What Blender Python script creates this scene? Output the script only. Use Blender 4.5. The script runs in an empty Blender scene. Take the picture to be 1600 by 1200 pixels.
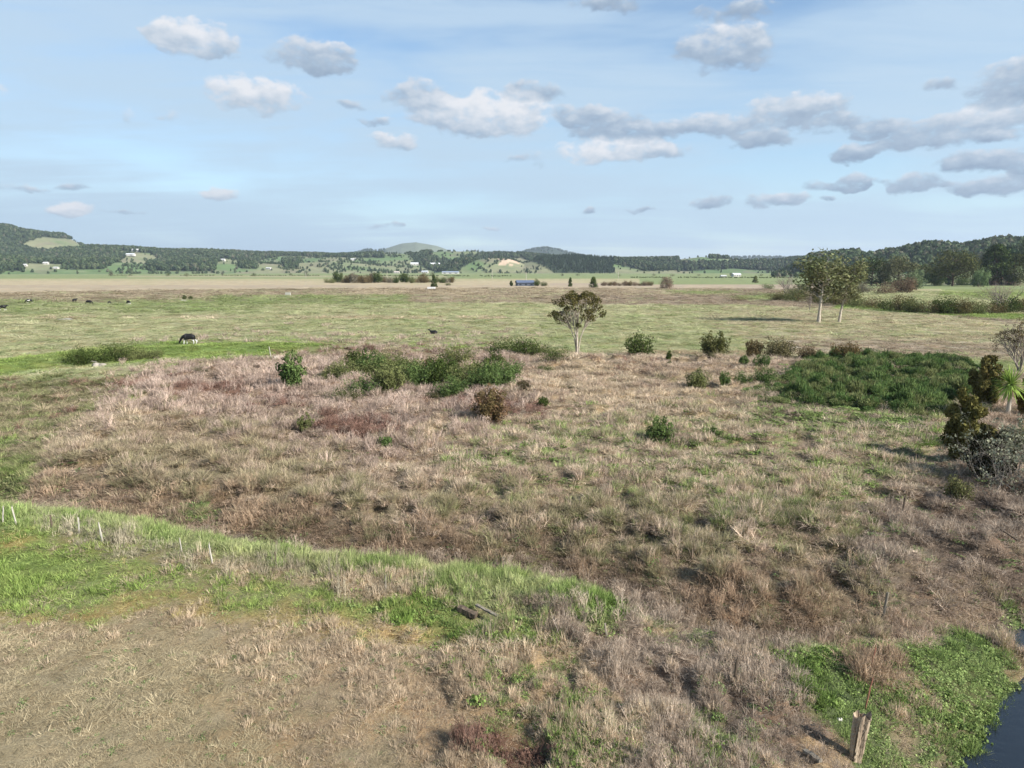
import bpy, bmesh, math, random
import numpy as np
from mathutils import Vector, Matrix, Euler
R = math.radians
scene = bpy.context.scene
COL = scene.collection

# ------------------------------------------------------------ camera
CAM_H = 11.0; PITCH = R(9.41); FPX = 1080.0
cd = bpy.data.cameras.new('camera'); cam = bpy.data.objects.new('camera', cd); COL.objects.link(cam)
cd.sensor_width = 36.0; cd.lens = FPX/1600*36; cd.clip_start = 0.1; cd.clip_end = 40000
cam.location = (0, 0, CAM_H); cam.rotation_euler = (R(90)-PITCH, 0, 0)
scene.camera = cam
# ------------------------------------------------------------ light
SUN_EL = R(33); SUN_DIR = Vector((0.87, -0.5, 0)).normalized()*math.cos(SUN_EL) + Vector((0, 0, math.sin(SUN_EL)))
sl = bpy.data.lights.new('sun', 'SUN'); so = bpy.data.objects.new('sun', sl); COL.objects.link(so)
sl.energy = 4.6; sl.angle = R(0.5); sl.color = (1.0, 0.96, 0.91)
so.rotation_euler = (-SUN_DIR).to_track_quat('-Z', 'Y').to_euler()
so.location = (0, 0, 300)
scene.view_settings.view_transform = 'Standard'; scene.view_settings.look = 'None'
scene.view_settings.exposure = 0.95; scene.view_settings.gamma = 1.0

def pxdir(px, py):
    c, s = math.cos(PITCH), math.sin(PITCH)
    x = (px-800)/FPX; u = (600-py)/FPX
    return Vector((x, c+u*s, -s+u*c))

# ------------------------------------------------------------ node helper
class NT:
    def __init__(s, tree): s.t = tree; s.n = tree.nodes; s.l = tree.links
    def new(s, typ, **kw):
        n = s.n.new(typ)
        for k, v in kw.items(): setattr(n, k, v)
        return n
    def put(s, inp, v):
        if v is None: return
        if isinstance(v, bpy.types.NodeSocket): s.l.new(v, inp)
        elif isinstance(v, bpy.types.Node): s.l.new(v.outputs[0], inp)
        else: inp.default_value = v
    def math(s, op, a, b=None, c=None, clamp=False):
        n = s.new('ShaderNodeMath', operation=op, use_clamp=clamp)
        for i, v in enumerate((a, b, c)): s.put(n.inputs[i], v)
        return n.outputs[0]
    def vec(s, op, a, b=None, c=None):
        n = s.new('ShaderNodeVectorMath', operation=op)
        s.put(n.inputs[0], a)
        if b is not None: s.put(n.inputs[1], b)
        if c is not None: s.put(n.inputs[2], c)
        return n.outputs['Value'] if op in ('LENGTH', 'DOT_PRODUCT', 'DISTANCE') else n.outputs[0]
    def ramp(s, fac, pts, smooth=False):
        n = s.new('ShaderNodeValToRGB'); cr = n.color_ramp
        if smooth: cr.interpolation = 'EASE'
        while len(cr.elements) > 1: cr.elements.remove(cr.elements[0])
        for i, (p, c) in enumerate(pts):
            e = cr.elements[0] if i == 0 else cr.elements.new(p)
            e.position = p
            e.color = (c, c, c, 1) if isinstance(c, (int, float)) else (*c[:3], 1)
        s.put(n.inputs[0], fac); return n.outputs[0]
    def mix(s, fac, a, b, mode='MIX'):
        n = s.new('ShaderNodeMix', data_type='RGBA', blend_type=mode)
        s.put(n.inputs['Factor'], fac)
        for k, v in ((6, a), (7, b)):
            if isinstance(v, (tuple, list)): v = (*v[:3], 1)
            s.put(n.inputs[k], v)
        return n.outputs[2]
    def noise(s, vec, scale, detail=4, rough=0.5, dist=0.0, lac=2.0):
        n = s.new('ShaderNodeTexNoise'); s.put(n.inputs['Vector'], vec)
        n.inputs['Scale'].default_value = scale; n.inputs['Detail'].default_value = detail
        n.inputs['Roughness'].default_value = rough; n.inputs['Distortion'].default_value = dist
        n.inputs['Lacunarity'].default_value = lac
        return n.outputs[0]
    def smooth(s, v, a, b):
        n = s.new('ShaderNodeMapRange', interpolation_type='SMOOTHSTEP'); s.put(n.inputs[0], v)
        n.inputs[1].default_value = a; n.inputs[2].default_value = b
        return n.outputs[0]

def S(r, g, b):
    f = lambda c: (c/255/12.92) if c/255 <= 0.04045 else ((c/255+0.055)/1.055)**2.4
    return (f(r), f(g), f(b))

# ------------------------------------------------------------ world: sky with cirrus and cumulus
world = bpy.data.worlds.new('World'); scene.world = world; world.use_nodes = True
w = NT(world.node_tree); w.n.clear()
wout = w.new('ShaderNodeOutputWorld'); wbg = w.new('ShaderNodeBackground')
w.l.new(wbg.outputs[0], wout.inputs[0])
SKY_STRENGTH = 0.088
sky = w.new('ShaderNodeTexSky', sky_type='NISHITA', sun_disc=False)
sky.sun_elevation = SUN_EL; sky.sun_rotation = math.atan2(SUN_DIR.x, SUN_DIR.y)
sky.air_density = 1.0; sky.dust_density = 0.0; sky.ozone_density = 2.2; sky.altitude = 20
tc = w.new('ShaderNodeTexCoord'); sep = w.new('ShaderNodeSeparateXYZ'); w.l.new(tc.outputs['Generated'], sep.inputs[0])
az = w.math('ARCTAN2', sep.outputs[0], sep.outputs[1]); el = w.math('ARCSINE', sep.outputs[2])
comb = w.new('ShaderNodeCombineXYZ'); w.l.new(az, comb.inputs[0]); w.l.new(el, comb.inputs[1])
P = comb.outputs[0]                      # (azimuth, elevation) in radians
# cirrus: on a flat high layer, so that it closes up towards the horizon
zc = w.math('MAXIMUM', sep.outputs[2], 0.0); zc = w.math('ADD', zc, 0.07)
lay = w.new('ShaderNodeCombineXYZ')
w.l.new(w.math('DIVIDE', sep.outputs[0], zc), lay.inputs[0]); w.l.new(w.math('DIVIDE', sep.outputs[1], zc), lay.inputs[1])
cir1 = w.noise(w.vec('MULTIPLY', lay.outputs[0], (0.16, 0.55, 0)), 1.6, 5, 0.55, 0.4)
cir2 = w.noise(w.vec('MULTIPLY', P, (2.0, 9.0, 0)), 1.3, 4, 0.5, 0.3)
cir = w.math('ADD', w.math('MULTIPLY', cir1, 0.45), w.math('MULTIPLY', cir2, 0.55))
cir = w.smooth(cir, 0.38, 0.55)
cir = w.math('MULTIPLY', cir, w.smooth(el, 1.2, 0.15))
fine = w.noise(w.vec('MULTIPLY', lay.outputs[0], (0.35, 1.5, 0)), 2.6, 7, 0.62, 0.8)
cir = w.math('MULTIPLY', cir, w.math('MULTIPLY_ADD', fine, 1.7, 0.08, clamp=True))
CLOUDS = [  # photo px centre, half sizes, brightness, strength
 (300,60,58,26,.80,1),(335,80,32,13,.45,.8),(262,52,34,14,.5,.6),(490,88,58,24,.38,1),(520,104,40,12,.3,.8),(400,146,66,25,.85,1),(285,182,34,8,.6,.5),
 (655,150,52,22,.40,.8),(700,176,80,22,.75,1),(780,178,78,32,1.0,1.1),(745,190,90,20,.7,1),(830,145,48,16,.22,.8),(610,220,38,12,.7,.7),
 (905,178,40,16,.25,.8),(940,192,66,22,.30,.9),(1010,206,60,15,.28,.8),(960,234,82,20,.95,1),(1030,236,45,14,.5,.8),(1105,190,58,14,.4,.8),(1140,200,50,14,.3,.7),
 (1190,218,46,15,.15,.9),(1240,172,70,23,.45,1),(1312,194,56,12,.22,.7),(1360,206,30,9,.18,.6),(1415,206,52,20,.2,.9),(1460,196,46,14,.35,.7),(1470,220,76,12,.3,.85),
 (1550,184,56,22,.55,.9),(1585,130,46,26,.2,1),(1568,216,30,8,.25,.6),(1140,72,72,32,.38,1),(1100,76,40,14,.3,.6),(1150,14,52,14,.2,.8),(1335,240,30,14,.12,1),(1308,288,50,9,.10,1),
 (1332,280,20,14,.12,1),(1436,288,40,13,.14,1),(1545,252,58,14,.10,1),(1542,291,54,12,.10,1),(1600,262,26,16,.08,1),(1112,317,27,10,.15,1),
 (1210,311,42,12,.35,1),(1282,311,12,5,.1,.8),(920,333,12,5,.2,.7),(1000,324,22,4,.1,.6),(338,301,30,11,.8,.9),(110,326,28,9,.95,.9),(105,291,40,6,.25,.5),
 (195,335,34,4,.3,.5),(600,352,26,5,.3,.5),(765,358,20,4,.5,.6),(540,165,30,8,.2,.45),(585,190,36,8,.35,.45),(950,4,52,10,.2,.8),(838,250,26,14,.3,.35),(1475,134,24,8,.2,.6),
 (800,252,14,6,.4,.3),(20,287,30,6,.4,.35),(205,185,14,10,.6,.3),
 # clouds outside the picture, over the rest of the sky
 (1750,170,90,35,.5,1),(1850,260,80,18,.3,1),(-140,120,80,30,.8,1),(-260,250,90,20,.6,1),(1720,-120,120,50,.5,1),(600,-160,150,50,.7,1),(50,-220,120,45,.7,1)]
warp = w.new('ShaderNodeTexNoise'); w.l.new(P, warp.inputs['Vector']); warp.inputs['Scale'].default_value = 26; warp.inputs['Detail'].default_value = 3
Pw = w.vec('ADD', P, w.vec('MULTIPLY', w.vec('SUBTRACT', warp.outputs['Color'], (0.5, 0.5, 0.5)), (0.05, 0.026, 0)))
V = None                                  # running sums (cover, height x cover, brightness x cover)
for (cx, cy, rx, ry, b, st) in CLOUDS:
    d = pxdir(cx, cy).normalized(); a0 = math.atan2(d.x, d.y); e0 = math.asin(d.z)
    st = st*(1.3 if rx < 45 else 1.1)
    ra = rx*1.18/FPX; re = ry*1.15/FPX
    q = w.vec('MULTIPLY_ADD', Pw, (1/ra, 1/re, 0), (-a0/ra, -e0/re, 0))
    g = w.math('MULTIPLY', w.math('MAXIMUM', w.math('SUBTRACT', 1.0, w.vec('DOT_PRODUCT', q, q)), 0.0), st)
    c_ = w.vec('SCALE', w.vec('MULTIPLY_ADD', q, (0, 1, 0), (1, 0, b))); w.put(c_.node.inputs['Scale'], g)
    V = c_ if V is None else w.vec('ADD', V, c_)
sv = w.new('ShaderNodeSeparateXYZ'); w.l.new(V, sv.inputs[0]); A = sv.outputs[0]
Am = w.math('MAXIMUM', A, 1e-4)
bright = w.math('DIVIDE', sv.outputs[2], Am); hgt = w.math('DIVIDE', sv.outputs[1], Am)
stretch = w.vec('MULTIPLY', P, (1.0, 1.7, 0))
n1 = w.noise(stretch, 30, 6, 0.56); n2 = w.noise(w.vec('ADD', stretch, (0.008, 0.012, 0)), 30, 3, 0.5)
n0 = w.noise(stretch, 75, 3, 0.55)
fld = w.math('ADD', w.math('MINIMUM', A, 0.9), w.math('MULTIPLY', w.math('SUBTRACT', n1, 0.5), 2.3))
fld = w.math('ADD', fld, w.math('MULTIPLY', w.math('SUBTRACT', n0, 0.5), 0.85))
alpha = w.math('MULTIPLY', w.smooth(fld, 0.10, 0.90), w.smooth(A, 0.0, 0.22))
alpha = w.math('MULTIPLY', alpha, 0.93)
rel = w.math('MULTIPLY', w.math('SUBTRACT', n1, n2), 0.8)
lit = w.math('ADD', w.math('MULTIPLY_ADD', hgt, 0.42, rel), w.math('MULTIPLY_ADD', bright, 0.66, 0.17))
lit = w.math('ADD', lit, w.math('MULTIPLY', w.math('SUBTRACT', n0, 0.5), 0.25))
K = 1/1.0
def sc(c, k=1.0): return tuple(x*k for x in c)
EXPO = 2**0.95
ccol = w.ramp(lit, [(0.0, sc(S(140,161,186), 1/EXPO)), (0.35, sc(S(170,188,208), 1/EXPO)), (0.62, sc(S(206,216,228), 1/EXPO)), (0.95, sc(S(240,241,245), 1/EXPO))])
skyc = w.vec('SCALE', w.vec('MULTIPLY', sky.outputs[0], (0.96, 1.03, 1.04))); skyc.node.inputs['Scale'].default_value = SKY_STRENGTH
circ = sc(S(194,218,240), 1/EXPO)
base = w.mix(w.math('MULTIPLY', cir, 0.88), skyc, circ)
veil = w.math('MULTIPLY', w.smooth(el, 0.42, 0.01), w.math('MULTIPLY_ADD', cir2, 1.7, -0.08, clamp=True))
base = w.mix(veil, base, sc(S(194,220,240), 1/EXPO))
full = w.mix(alpha, base, ccol)
w.l.new(full, wbg.inputs[0]); wbg.inputs[1].default_value = 1.0
world.cycles.sampling_method = 'MANUAL'; world.cycles.sample_map_resolution = 512

# ------------------------------------------------------------ numpy noise
_rs = np.random.RandomState(7); _TAB = _rs.rand(256, 256)
def vnoise(x, y, sc=1.0, seed=0):
    x = np.asarray(x)/sc + seed*17.31; y = np.asarray(y)/sc + seed*9.77
    xi = np.floor(x).astype(np.int64); yi = np.floor(y).astype(np.int64)
    fx = x-xi; fy = y-yi; fx = fx*fx*(3-2*fx); fy = fy*fy*(3-2*fy)
    a = _TAB[xi & 255, yi & 255]; b = _TAB[(xi+1) & 255, yi & 255]; c = _TAB[xi & 255, (yi+1) & 255]; d = _TAB[(xi+1) & 255, (yi+1) & 255]
    return (a*(1-fx)+b*fx)*(1-fy)+(c*(1-fx)+d*fx)*fy
def fbm(x, y, sc, seed=0, o=4):
    t = 0; a = 1; s = 0
    for k in range(o): t = t+a*vnoise(x, y, sc/2**k, seed+k*3); s += a; a *= 0.55
    return t/s
def sstep(v, a, b):
    t = np.clip((np.asarray(v, float)-a)/(b-a), 0, 1); return t*t*(3-2*t)

# ------------------------------------------------------------ photo px -> ground point
def P0(px, py, z=0.0):
    d = pxdir(px, py); t = (z-CAM_H)/d.z
    return (d.x*t, d.y*t)
def proj(x, y, z):
    c, s = math.cos(PITCH), math.sin(PITCH); zr = z-CAM_H
    dep = np.maximum(y*c-zr*s, 0.5); up = y*s+zr*c
    return 800+FPX*x/dep, 600-FPX*up/dep
def seg_dist(x, y, pts):
    best = np.full(np.shape(x), 1e9)
    for (ax, ay), (bx, by) in zip(pts[:-1], pts[1:]):
        dx, dy = bx-ax, by-ay; L = dx*dx+dy*dy
        t = np.clip(((x-ax)*dx+(y-ay)*dy)/L, 0, 1)
        best = np.minimum(best, np.hypot(x-ax-t*dx, y-ay-t*dy))
    return best
def inside(x, y, pts):
    r = np.zeros(np.shape(x), bool); n = len(pts)
    for i in range(n):
        ax, ay = pts[i]; bx, by = pts[(i+1) % n]
        if ay == by: continue
        cnd = (ay > y) != (by > y)
        r ^= cnd & (x < (bx-ax)*(y-ay)/(by-ay)+ax)
    return r
def sdist(x, y, pts):
    d = seg_dist(x, y, list(pts)+[pts[0]]); return np.where(inside(x, y, pts), d, -d)   # + inside

WATER_Z = -1.15
W = lambda l, z=0.0: [P0(a, b, z) for a, b in l]
RIVER = W([(1455,1260),(1490,1200),(1535,1150),(1562,1100),(1585,1070),(1625,1045),(1655,1032),(1622,1022),(1576,1006),(1600,990),(1670,974),(1800,940),(2300,900),(3200,1000),(3200,1500),(1500,1500)], WATER_Z)
DITCH = W([(-400,700),(-80,740),(40,772),(250,806),(480,846),(700,872),(860,880),(960,912),(1080,955),(1200,985),(1330,985),(1440,960),(1560,900)])
BANK = W([(-400,800),(0,822),(300,868),(600,900),(850,935)])
FARBANK = W([(-300,585),(0,575),(60,568),(110,560),(250,550),(400,545),(530,549),(620,554)])
LOW = W([(-500,590),(0,592),(190,596),(215,606),(110,660),(60,720),(30,765),(0,780),(-500,700)])
MIDZ = W([(235,600),(330,575),(800,560),(1200,565),(1540,585),(1640,640),(1700,800),(1600,880),(1440,925),(1330,945),(1200,945),(1090,915),(970,870),(860,845),(700,838),(480,808),(250,775),(70,745),(100,700),(150,655)])
ROUGHZ = W([(560,960),(860,945),(960,915),(1100,985),(1250,1010),(1330,1080),(1340,1150),(1250,1200),(1250,1300),(700,1300),(720,1150),(600,1040)])
def H(x, y):
    x = np.asarray(x, float); y = np.asarray(y, float)
    near = sstep(np.hypot(x, y), 260, 130)
    h = (fbm(x, y, 9, 1)-0.5)*0.35*near
    ms = sdist(x, y, MIDZ)
    mid = sstep(ms, -1.2, 1.8)
    h += mid*(0.35+(fbm(x, y, 2.2, 2, 3)-0.5)*0.7*near)
    clump = sstep(fbm(x, y, 1.25, 6, 3), .36, .62)*near
    h += mid*0.40*(clump-.5)*(.55+.9*sstep(ms, 9, 1))
    rz = sstep(sdist(x, y, ROUGHZ), -2.2, 1.8); h += rz*.26*(clump-.4)
    h -= 0.5*np.exp(-(seg_dist(x, y, DITCH)/1.3)**2)
    h += 0.35*np.exp(-(seg_dist(x, y, BANK)/2.2)**2)
    h += 0.8*np.exp(-(seg_dist(x, y, FARBANK)/3.0)**2)
    h -= 0.6*sstep(sdist(x, y, LOW), -2, 3)
    rd = sdist(x, y, RIVER)
    t = sstep(rd, -3.6, 3.4)
    h = h*(1-t)+(-2.35+(fbm(x, y, 1.3, 5, 3)-0.5)*0.35)*t
    return h
def G(px, py):
    """the ground point seen at photo pixel (px, py)"""
    z = 0.0
    for _ in range(6):
        x, y = P0(px, py, z); z = float(H(np.array([x]), np.array([y]))[0])
    return Vector((x, y, z))
# ------------------------------------------------------------ vegetation chart: which cover grows where (traced once from the photograph, then kept in ground coordinates)
CLS = ['pasture','fartan','farbrown','fargreen','mown','green','lgreen','straw','tan','tallweed','brown','twig','rush','rushgreen','red','weed','soil','orange','tangrass','stubble','gorse','mud','ditch']
CI = {k: i for i, k in enumerate(CLS)}
Y0 = 421; NX, NY = 860, 800
gx, gy = np.meshgrid(np.arange(NX)*2.0-60, np.arange(NY)*1.0+Y0)
CH = np.zeros((len(CLS), NY, NX), np.float32); CH[CI['pasture']] = 1
def blur(m, kx, ky):
    for ax, k in ((1, kx), (0, ky)):
        k = int(max(1, k))
        if k < 2: continue
        for _ in range(2):
            p = np.pad(m, [(k, k) if a == ax else (0, 0) for a in (0, 1)], mode='edge')
            c = np.cumsum(p, axis=ax)
            if ax == 1: m = (c[:, 2*k:]-c[:, :-2*k])/(2*k)
            else: m = (c[2*k:, :]-c[:-2*k, :])/(2*k)
    return m
def paint(cls, poly, f=6, s=1.0, noise=0.0, nsc=30):
    m = inside(gx, gy, poly).astype(np.float32)
    m = blur(m, f/2, f if poly[0][1] > 520 else max(1, f*0.4))
    if noise:
        n = fbm(gx, gy*2.2, nsc, len(cls)+int(poly[0][0]) % 7, 4)
        m = m*sstep(n, 0.5-0.28*(1.4-noise)-0.1, 0.62)
    m = m*s
    CH[:] *= (1-m); CH[CI[cls]] += m
def ell(cls, cx, cy, rx, ry, f=6, s=1.0, noise=0.0, nsc=20):
    paint(cls, [(cx+rx*math.cos(t), cy+ry*math.sin(t)) for t in np.linspace(0, 2*math.pi, 20, endpoint=False)], f, s, noise, nsc)
def band(cls, y0, y1, x0=-60, x1=1660, f=3, s=1.0, noise=0.0, nsc=40, slope=0):
    paint(cls, [(x0, y0), (x1, y0+slope), (x1, y1+slope), (x0, y1)], f, s, noise, nsc)
# far plain, bands of rough grass and better pasture
band('fargreen', 420, 436, s=1)
band('fartan', 439, 448, x1=900, f=4, s=.75, noise=.6, nsc=70); band('fartan', 441, 448, x0=880, x1=1180, f=5, s=.7, noise=.5, nsc=60); band('fartan', 431, 434, x0=200, x1=700, f=2, s=.4)
band('farbrown', 446, 474, x1=860, f=4, s=.75); band('fartan', 450, 470, x1=860, f=3, s=.5, noise=.5)
band('farbrown', 443, 477, x0=860, x1=1330, f=4, s=.9)
band('fartan', 446, 462, x0=560, x1=1150, f=3, s=.6, noise=.4)
band('fargreen', 429, 445, x0=1000, x1=1300, f=2)
ell('fargreen', 1210, 466, 60, 5); ell('fargreen', 1100, 458, 60, 3)
band('fargreen', 470, 492, x0=-60, x1=430, f=5, s=.8, noise=.2, nsc=60)
band('fargreen', 462, 476, x0=330, x1=640, f=3, s=.8)
band('straw', 495, 499, x0=-60, x1=790, f=2, s=.45, noise=.2)
band('fargreen', 500, 555, x0=440, x1=1250, f=10, s=.35, noise=.4, nsc=50)
paint('fartan', [(1130,478),(1290,482),(1600,502),(1660,515),(1660,570),(1540,565),(1200,555),(1100,500)], 8, .45, .3, 50)
paint('farbrown', [(1250,528),(1500,535),(1590,545),(1580,566),(1400,558),(1200,552)], 6, .8)
paint('farbrown', [(1180,478),(1420,488),(1600,508),(1600,500),(1420,480),(1200,472)], 3, .7)
paint('green', [(1310,474),(1400,480),(1500,484),(1660,496),(1660,506),(1500,494),(1400,488),(1300,482)], 3)
paint('green', [(1470,452),(1560,449),(1660,452),(1660,470),(1560,468),(1470,462)], 3, .8)
paint('fargreen', [(1310,430),(1660,425),(1660,452),(1300,452)], 4)
# middle ground inside the old river loop
paint('tan', [(-60,640),(60,640),(230,585),(330,566),(520,556),(800,556),(1000,560),(1200,565),(1540,578),(1660,590),(1660,1000),(1440,985),(1300,1000),(1150,975),(960,900),(700,868),(480,838),(250,802),(-60,770)], 6)
paint('rushgreen', [(-60,590),(0,596),(190,592),(230,600),(110,662),(60,722),(30,770),(-60,780)], 8)
paint('red', [(-60,605),(150,598),(190,604),(120,640),(-60,660)], 8, .2, .5, 25)
ell('green', 40, 707, 60, 5, 4, .9); ell('green', 20, 728, 40, 6, 4, .7); ell('green', 232, 625, 28, 7, 4, .8); ell('green', 10, 668, 40, 6, 4, .5)
ell('green', 20, 760, 30, 9, 6, .6); ell('green', 60, 690, 30, 4, 4, .5)
paint('weed', [(-60,640),(120,640),(70,720),(20,765),(-60,780)], 12, .5, .5, 20)
paint('rush', [(-60,600),(160,600),(200,606),(110,662),(60,700),(-60,700)], 12, .6, .2)
paint('tallweed', [(230,585),(420,566),(800,560),(830,600),(820,640),(760,668),(640,650),(560,655),(400,670),(260,660),(150,650)], 34, .8)
paint('tallweed', [(500,655),(760,660),(780,720),(560,740),(430,720)], 14, .5, .2, 40)
paint('rush', [(110,670),(300,660),(520,690),(560,760),(640,840),(480,835),(250,800),(60,760)], 30, .75)
paint('straw', [(100,660),(260,645),(300,670),(190,690),(90,720)], 10, .6, .2)
paint('straw', [(850,562),(1190,575),(1200,640),(1170,690),(880,650),(820,600)], 12, .8, .1)
paint('straw', [(640,660),(1180,650),(1480,650),(1540,700),(1500,800),(1300,830),(1000,800),(800,820),(600,760)], 16, .6, .2)
paint('lgreen', [(700,660),(1480,640),(1500,760),(1400,900),(1100,800),(700,780)], 20, .24, .9, 26)
paint('weed', [(830,650),(1480,640),(1480,740),(1380,820),(1100,780),(760,760)], 16, .40, .8, 20)
paint('rushgreen', [(700,760),(1000,780),(1400,820),(1420,900),(1100,900),(700,850)], 16, .5, .5, 26)
ell('weed', 740, 728, 70, 14, 8, .5, .4); ell('weed', 1270, 655, 130, 20, 8, .8, .4); ell('weed', 1400, 675, 60, 18, 8, .8, .2); ell('weed', 1240, 590, 60, 10, 6, .5, .3)
ell('red', 330, 620, 60, 9); ell('red', 440, 638, 60, 8, s=.8); ell('red', 560, 678, 66, 18, s=.9); ell('red', 740, 640, 70, 10, s=.6); ell('red', 800, 650, 80, 14, s=.4)
ell('red', 230, 600, 60, 8, s=.5); ell('red', 600, 550, 200, 5, s=.6); ell('red', 980, 585, 40, 6, s=.4); ell('brown', 1100, 558, 130, 4, s=.8)
paint('brown', [(380,780),(480,800),(700,830),(960,860),(1100,900),(1300,905),(1420,930),(1300,975),(1180,985),(960,900),(700,866),(480,838),(250,802),(40,768),(80,735),(250,770)], 8, .85)
paint('rush', [(560,780),(900,800),(1150,830),(1400,880),(1400,950),(1100,920),(900,860),(640,830)], 14, .6, .3, 30)
paint('twig', [(1390,800),(1480,760),(1540,730),(1660,720),(1660,900),(1600,930),(1500,930),(1420,940),(1330,900),(1340,840)], 14, .95)
paint('ditch', [(-60,778),(40,768),(250,798),(480,834),(700,858),(860,866),(980,900),(1100,940),(1200,962),(1330,960),(1330,980),(1200,985),(1080,960),(950,912),(860,884),(700,876),(480,852),(250,812),(40,782),(-60,790)], 6, .9)
# nearer bank
paint('tangrass', [(-60,850),(600,910),(900,960),(1100,1000),(1250,1020),(1400,1060),(1400,1270),(-60,1270)], 6)
paint('lgreen', [(-60,784),(0,788),(200,806),(400,834),(520,852),(700,872),(860,884),(930,915),(960,960),(900,985),(740,965),(600,925),(400,895),(200,865),(-60,840)], 6)
paint('twig', [(300,812),(520,845),(700,862),(870,872),(1000,915),(1120,965),(1250,1000),(1250,1030),(1130,1010),(1000,960),(900,905),(700,880),(520,864),(330,832)], 6, .9)
ell('twig', 480, 845, 90, 8, 6, .5)
ell('weed', 440, 832, 45, 7, 5, .9); ell('weed', 320, 802, 30, 6, 4, .7); ell('green', 800, 888, 110, 18, 8, .7, .2)
paint('green', [(-60,835),(200,868),(330,900),(500,925),(700,955),(830,990),(860,1010),(760,1010),(560,975),(300,945),(200,965),(-60,985)], 8)
paint('stubble', [(50,815),(210,850),(300,880),(450,885),(600,910),(600,940),(450,915),(300,900),(160,875),(50,840)], 6, .8, .35, 26)
paint('straw', [(330,880),(700,925),(840,960),(860,990),(700,955),(520,928),(330,900)], 8, .38, .3, 26)
ell('straw', 590, 915, 60, 20, 8, .7); ell('orange', 30, 865, 50, 10, 6, .7, .2); ell('tangrass', 110, 868, 40, 6, 6, .4); ell('orange', 190, 900, 60, 12, 8, .4, .3); ell('tangrass', 250, 915, 60, 12, 8, .5, .3); ell('tangrass', 340, 925, 50, 10, 8, .35, .3)
ell('green', 60, 915, 120, 36, 10, .95)
paint('mown', [(-60,985),(120,950),(260,940),(420,955),(600,1005),(690,1080),(740,1150),(760,1270),(-60,1270)], 44)
paint('orange', [(-60,962),(60,955),(180,930),(300,930),(420,950),(560,985),(640,1010),(560,1010),(380,968),(200,955),(60,978),(-60,985)], 6, .75, .1, 40)
paint('tangrass', [(390,965),(620,1000),(800,1000),(870,1020),(900,1080),(880,1150),(800,1270),(620,1270),(640,1150),(560,1060)], 16, .9, .2, 40)
paint('tangrass', [(300,980),(560,1040),(640,1150),(560,1270),(400,1270),(420,1100)], 30, .5, .6, 40)
paint('weed', [(560,950),(740,960),(900,1010),(1000,1120),(960,1270),(760,1270),(760,1100),(680,1030)], 24, .5, .8, 22)
paint('orange', [(380,930),(560,950),(760,1000),(760,1030),(600,1010),(420,965)], 14, .5, .3, 24)
ell('straw', 780, 1025, 80, 18, 8, .7, .2); ell('straw', 880, 1020, 60, 18, 8, .7); ell('red', 790, 1165, 38, 30, 8, .8)
paint('twig', [(810,960),(860,945),(960,980),(1000,960),(1100,1020),(1230,1040),(1250,1090),(1310,1150),(1340,1270),(880,1270),(1010,1130),(960,1040),(860,1000)], 12, .95)
ell('weed', 955, 955, 50, 20, 8, .85); ell('weed', 950, 1170, 60, 30, 10, .5, .5); ell('weed', 1120, 1150, 50, 50, 14, .5, .5); ell('straw', 990, 1120, 90, 30, 10, .5, .4); ell('weed', 1080, 1000, 60, 14, 8, .4, .3)
paint('soil', [(1240,1130),(1290,1145),(1335,1180),(1345,1270),(1230,1270),(1220,1170)], 10, .8, .1)
paint('weed', [(1210,1030),(1300,1005),(1360,1000),(1420,1010),(1470,960),(1500,935),(1530,960),(1570,1010),(1660,1060),(1600,1090),(1560,1140),(1500,1270),(1350,1270),(1330,1150),(1280,1120),(1230,1080)], 8)
paint('brown', [(1330,1010),(1400,1020),(1420,1070),(1350,1060),(1320,1040)], 8, .8)
paint('tangrass', [(1400,1030),(1500,1060),(1560,1090),(1500,1160),(1420,1140),(1370,1080)], 20, .62, .5, 26)
paint('weed', [(1475,945),(1500,935),(1540,960),(1575,1005),(1660,1040),(1660,1060),(1560,1050),(1500,1010)], 6, 1)
ell('weed', 1590, 925, 24, 22, 6, 1); ell('mud', 1588, 975, 24, 28, 6, .9)
paint('rush', [(1380,900),(1560,880),(1560,930),(1400,960)], 14, .35, .3)
paint('gorse', [(1190,625),(1240,585),(1260,562),(1440,565),(1540,580),(1530,620),(1470,650),(1300,645)], 8, .6)
# far bank, bright long grass
paint('green', [(-60,580),(0,566),(100,552),(180,541),(270,534),(400,535),(530,538),(560,548),(400,560),(250,568),(110,572),(0,592),(-60,600)], 4)
paint('green', [(540,540),(760,540),(780,549),(640,553),(540,550)], 3, .5)
paint('fargreen', [(1480,560),(1600,566),(1600,582),(1500,580)], 4, .9)
CH /= CH.sum(0)

def weights(x, y, jit=1.0, seed=0):
    """cover weights at ground points; the sampling place wobbles so that no patch has a drawn edge"""
    x = np.asarray(x, float); y = np.asarray(y, float)
    px, py = proj(x, np.maximum(y, 6.0), 0.0)
    nx = (fbm(x, y, 1.6, 11, 3)-0.5); ny = (fbm(x, y, 1.6, 14, 3)-0.5)
    dep = np.maximum(y, 8.0)
    px = px+nx*jit*2.2*FPX/dep; py = py+ny*jit*1.6*FPX*CAM_H/dep**2
    u = np.clip((px+60)/2, 0, NX-1.001); v = np.clip(py-Y0, 0, NY-1.001)
    ui = u.astype(int); vi = v.astype(int); fu = (u-ui).astype(np.float32); fv = (v-vi).astype(np.float32)
    return (CH[:, vi, ui]*(1-fu)+CH[:, vi, ui+1]*fu)*(1-fv)+(CH[:, vi+1, ui]*(1-fu)+CH[:, vi+1, ui+1]*fu)*fv

K_ALB = 0.97
def A3(r, g, b):
    c = np.array(S(r, g, b)); l = c.dot([.25, .6, .15]); return (l+(c-l)*0.86)*K_ALB
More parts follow.
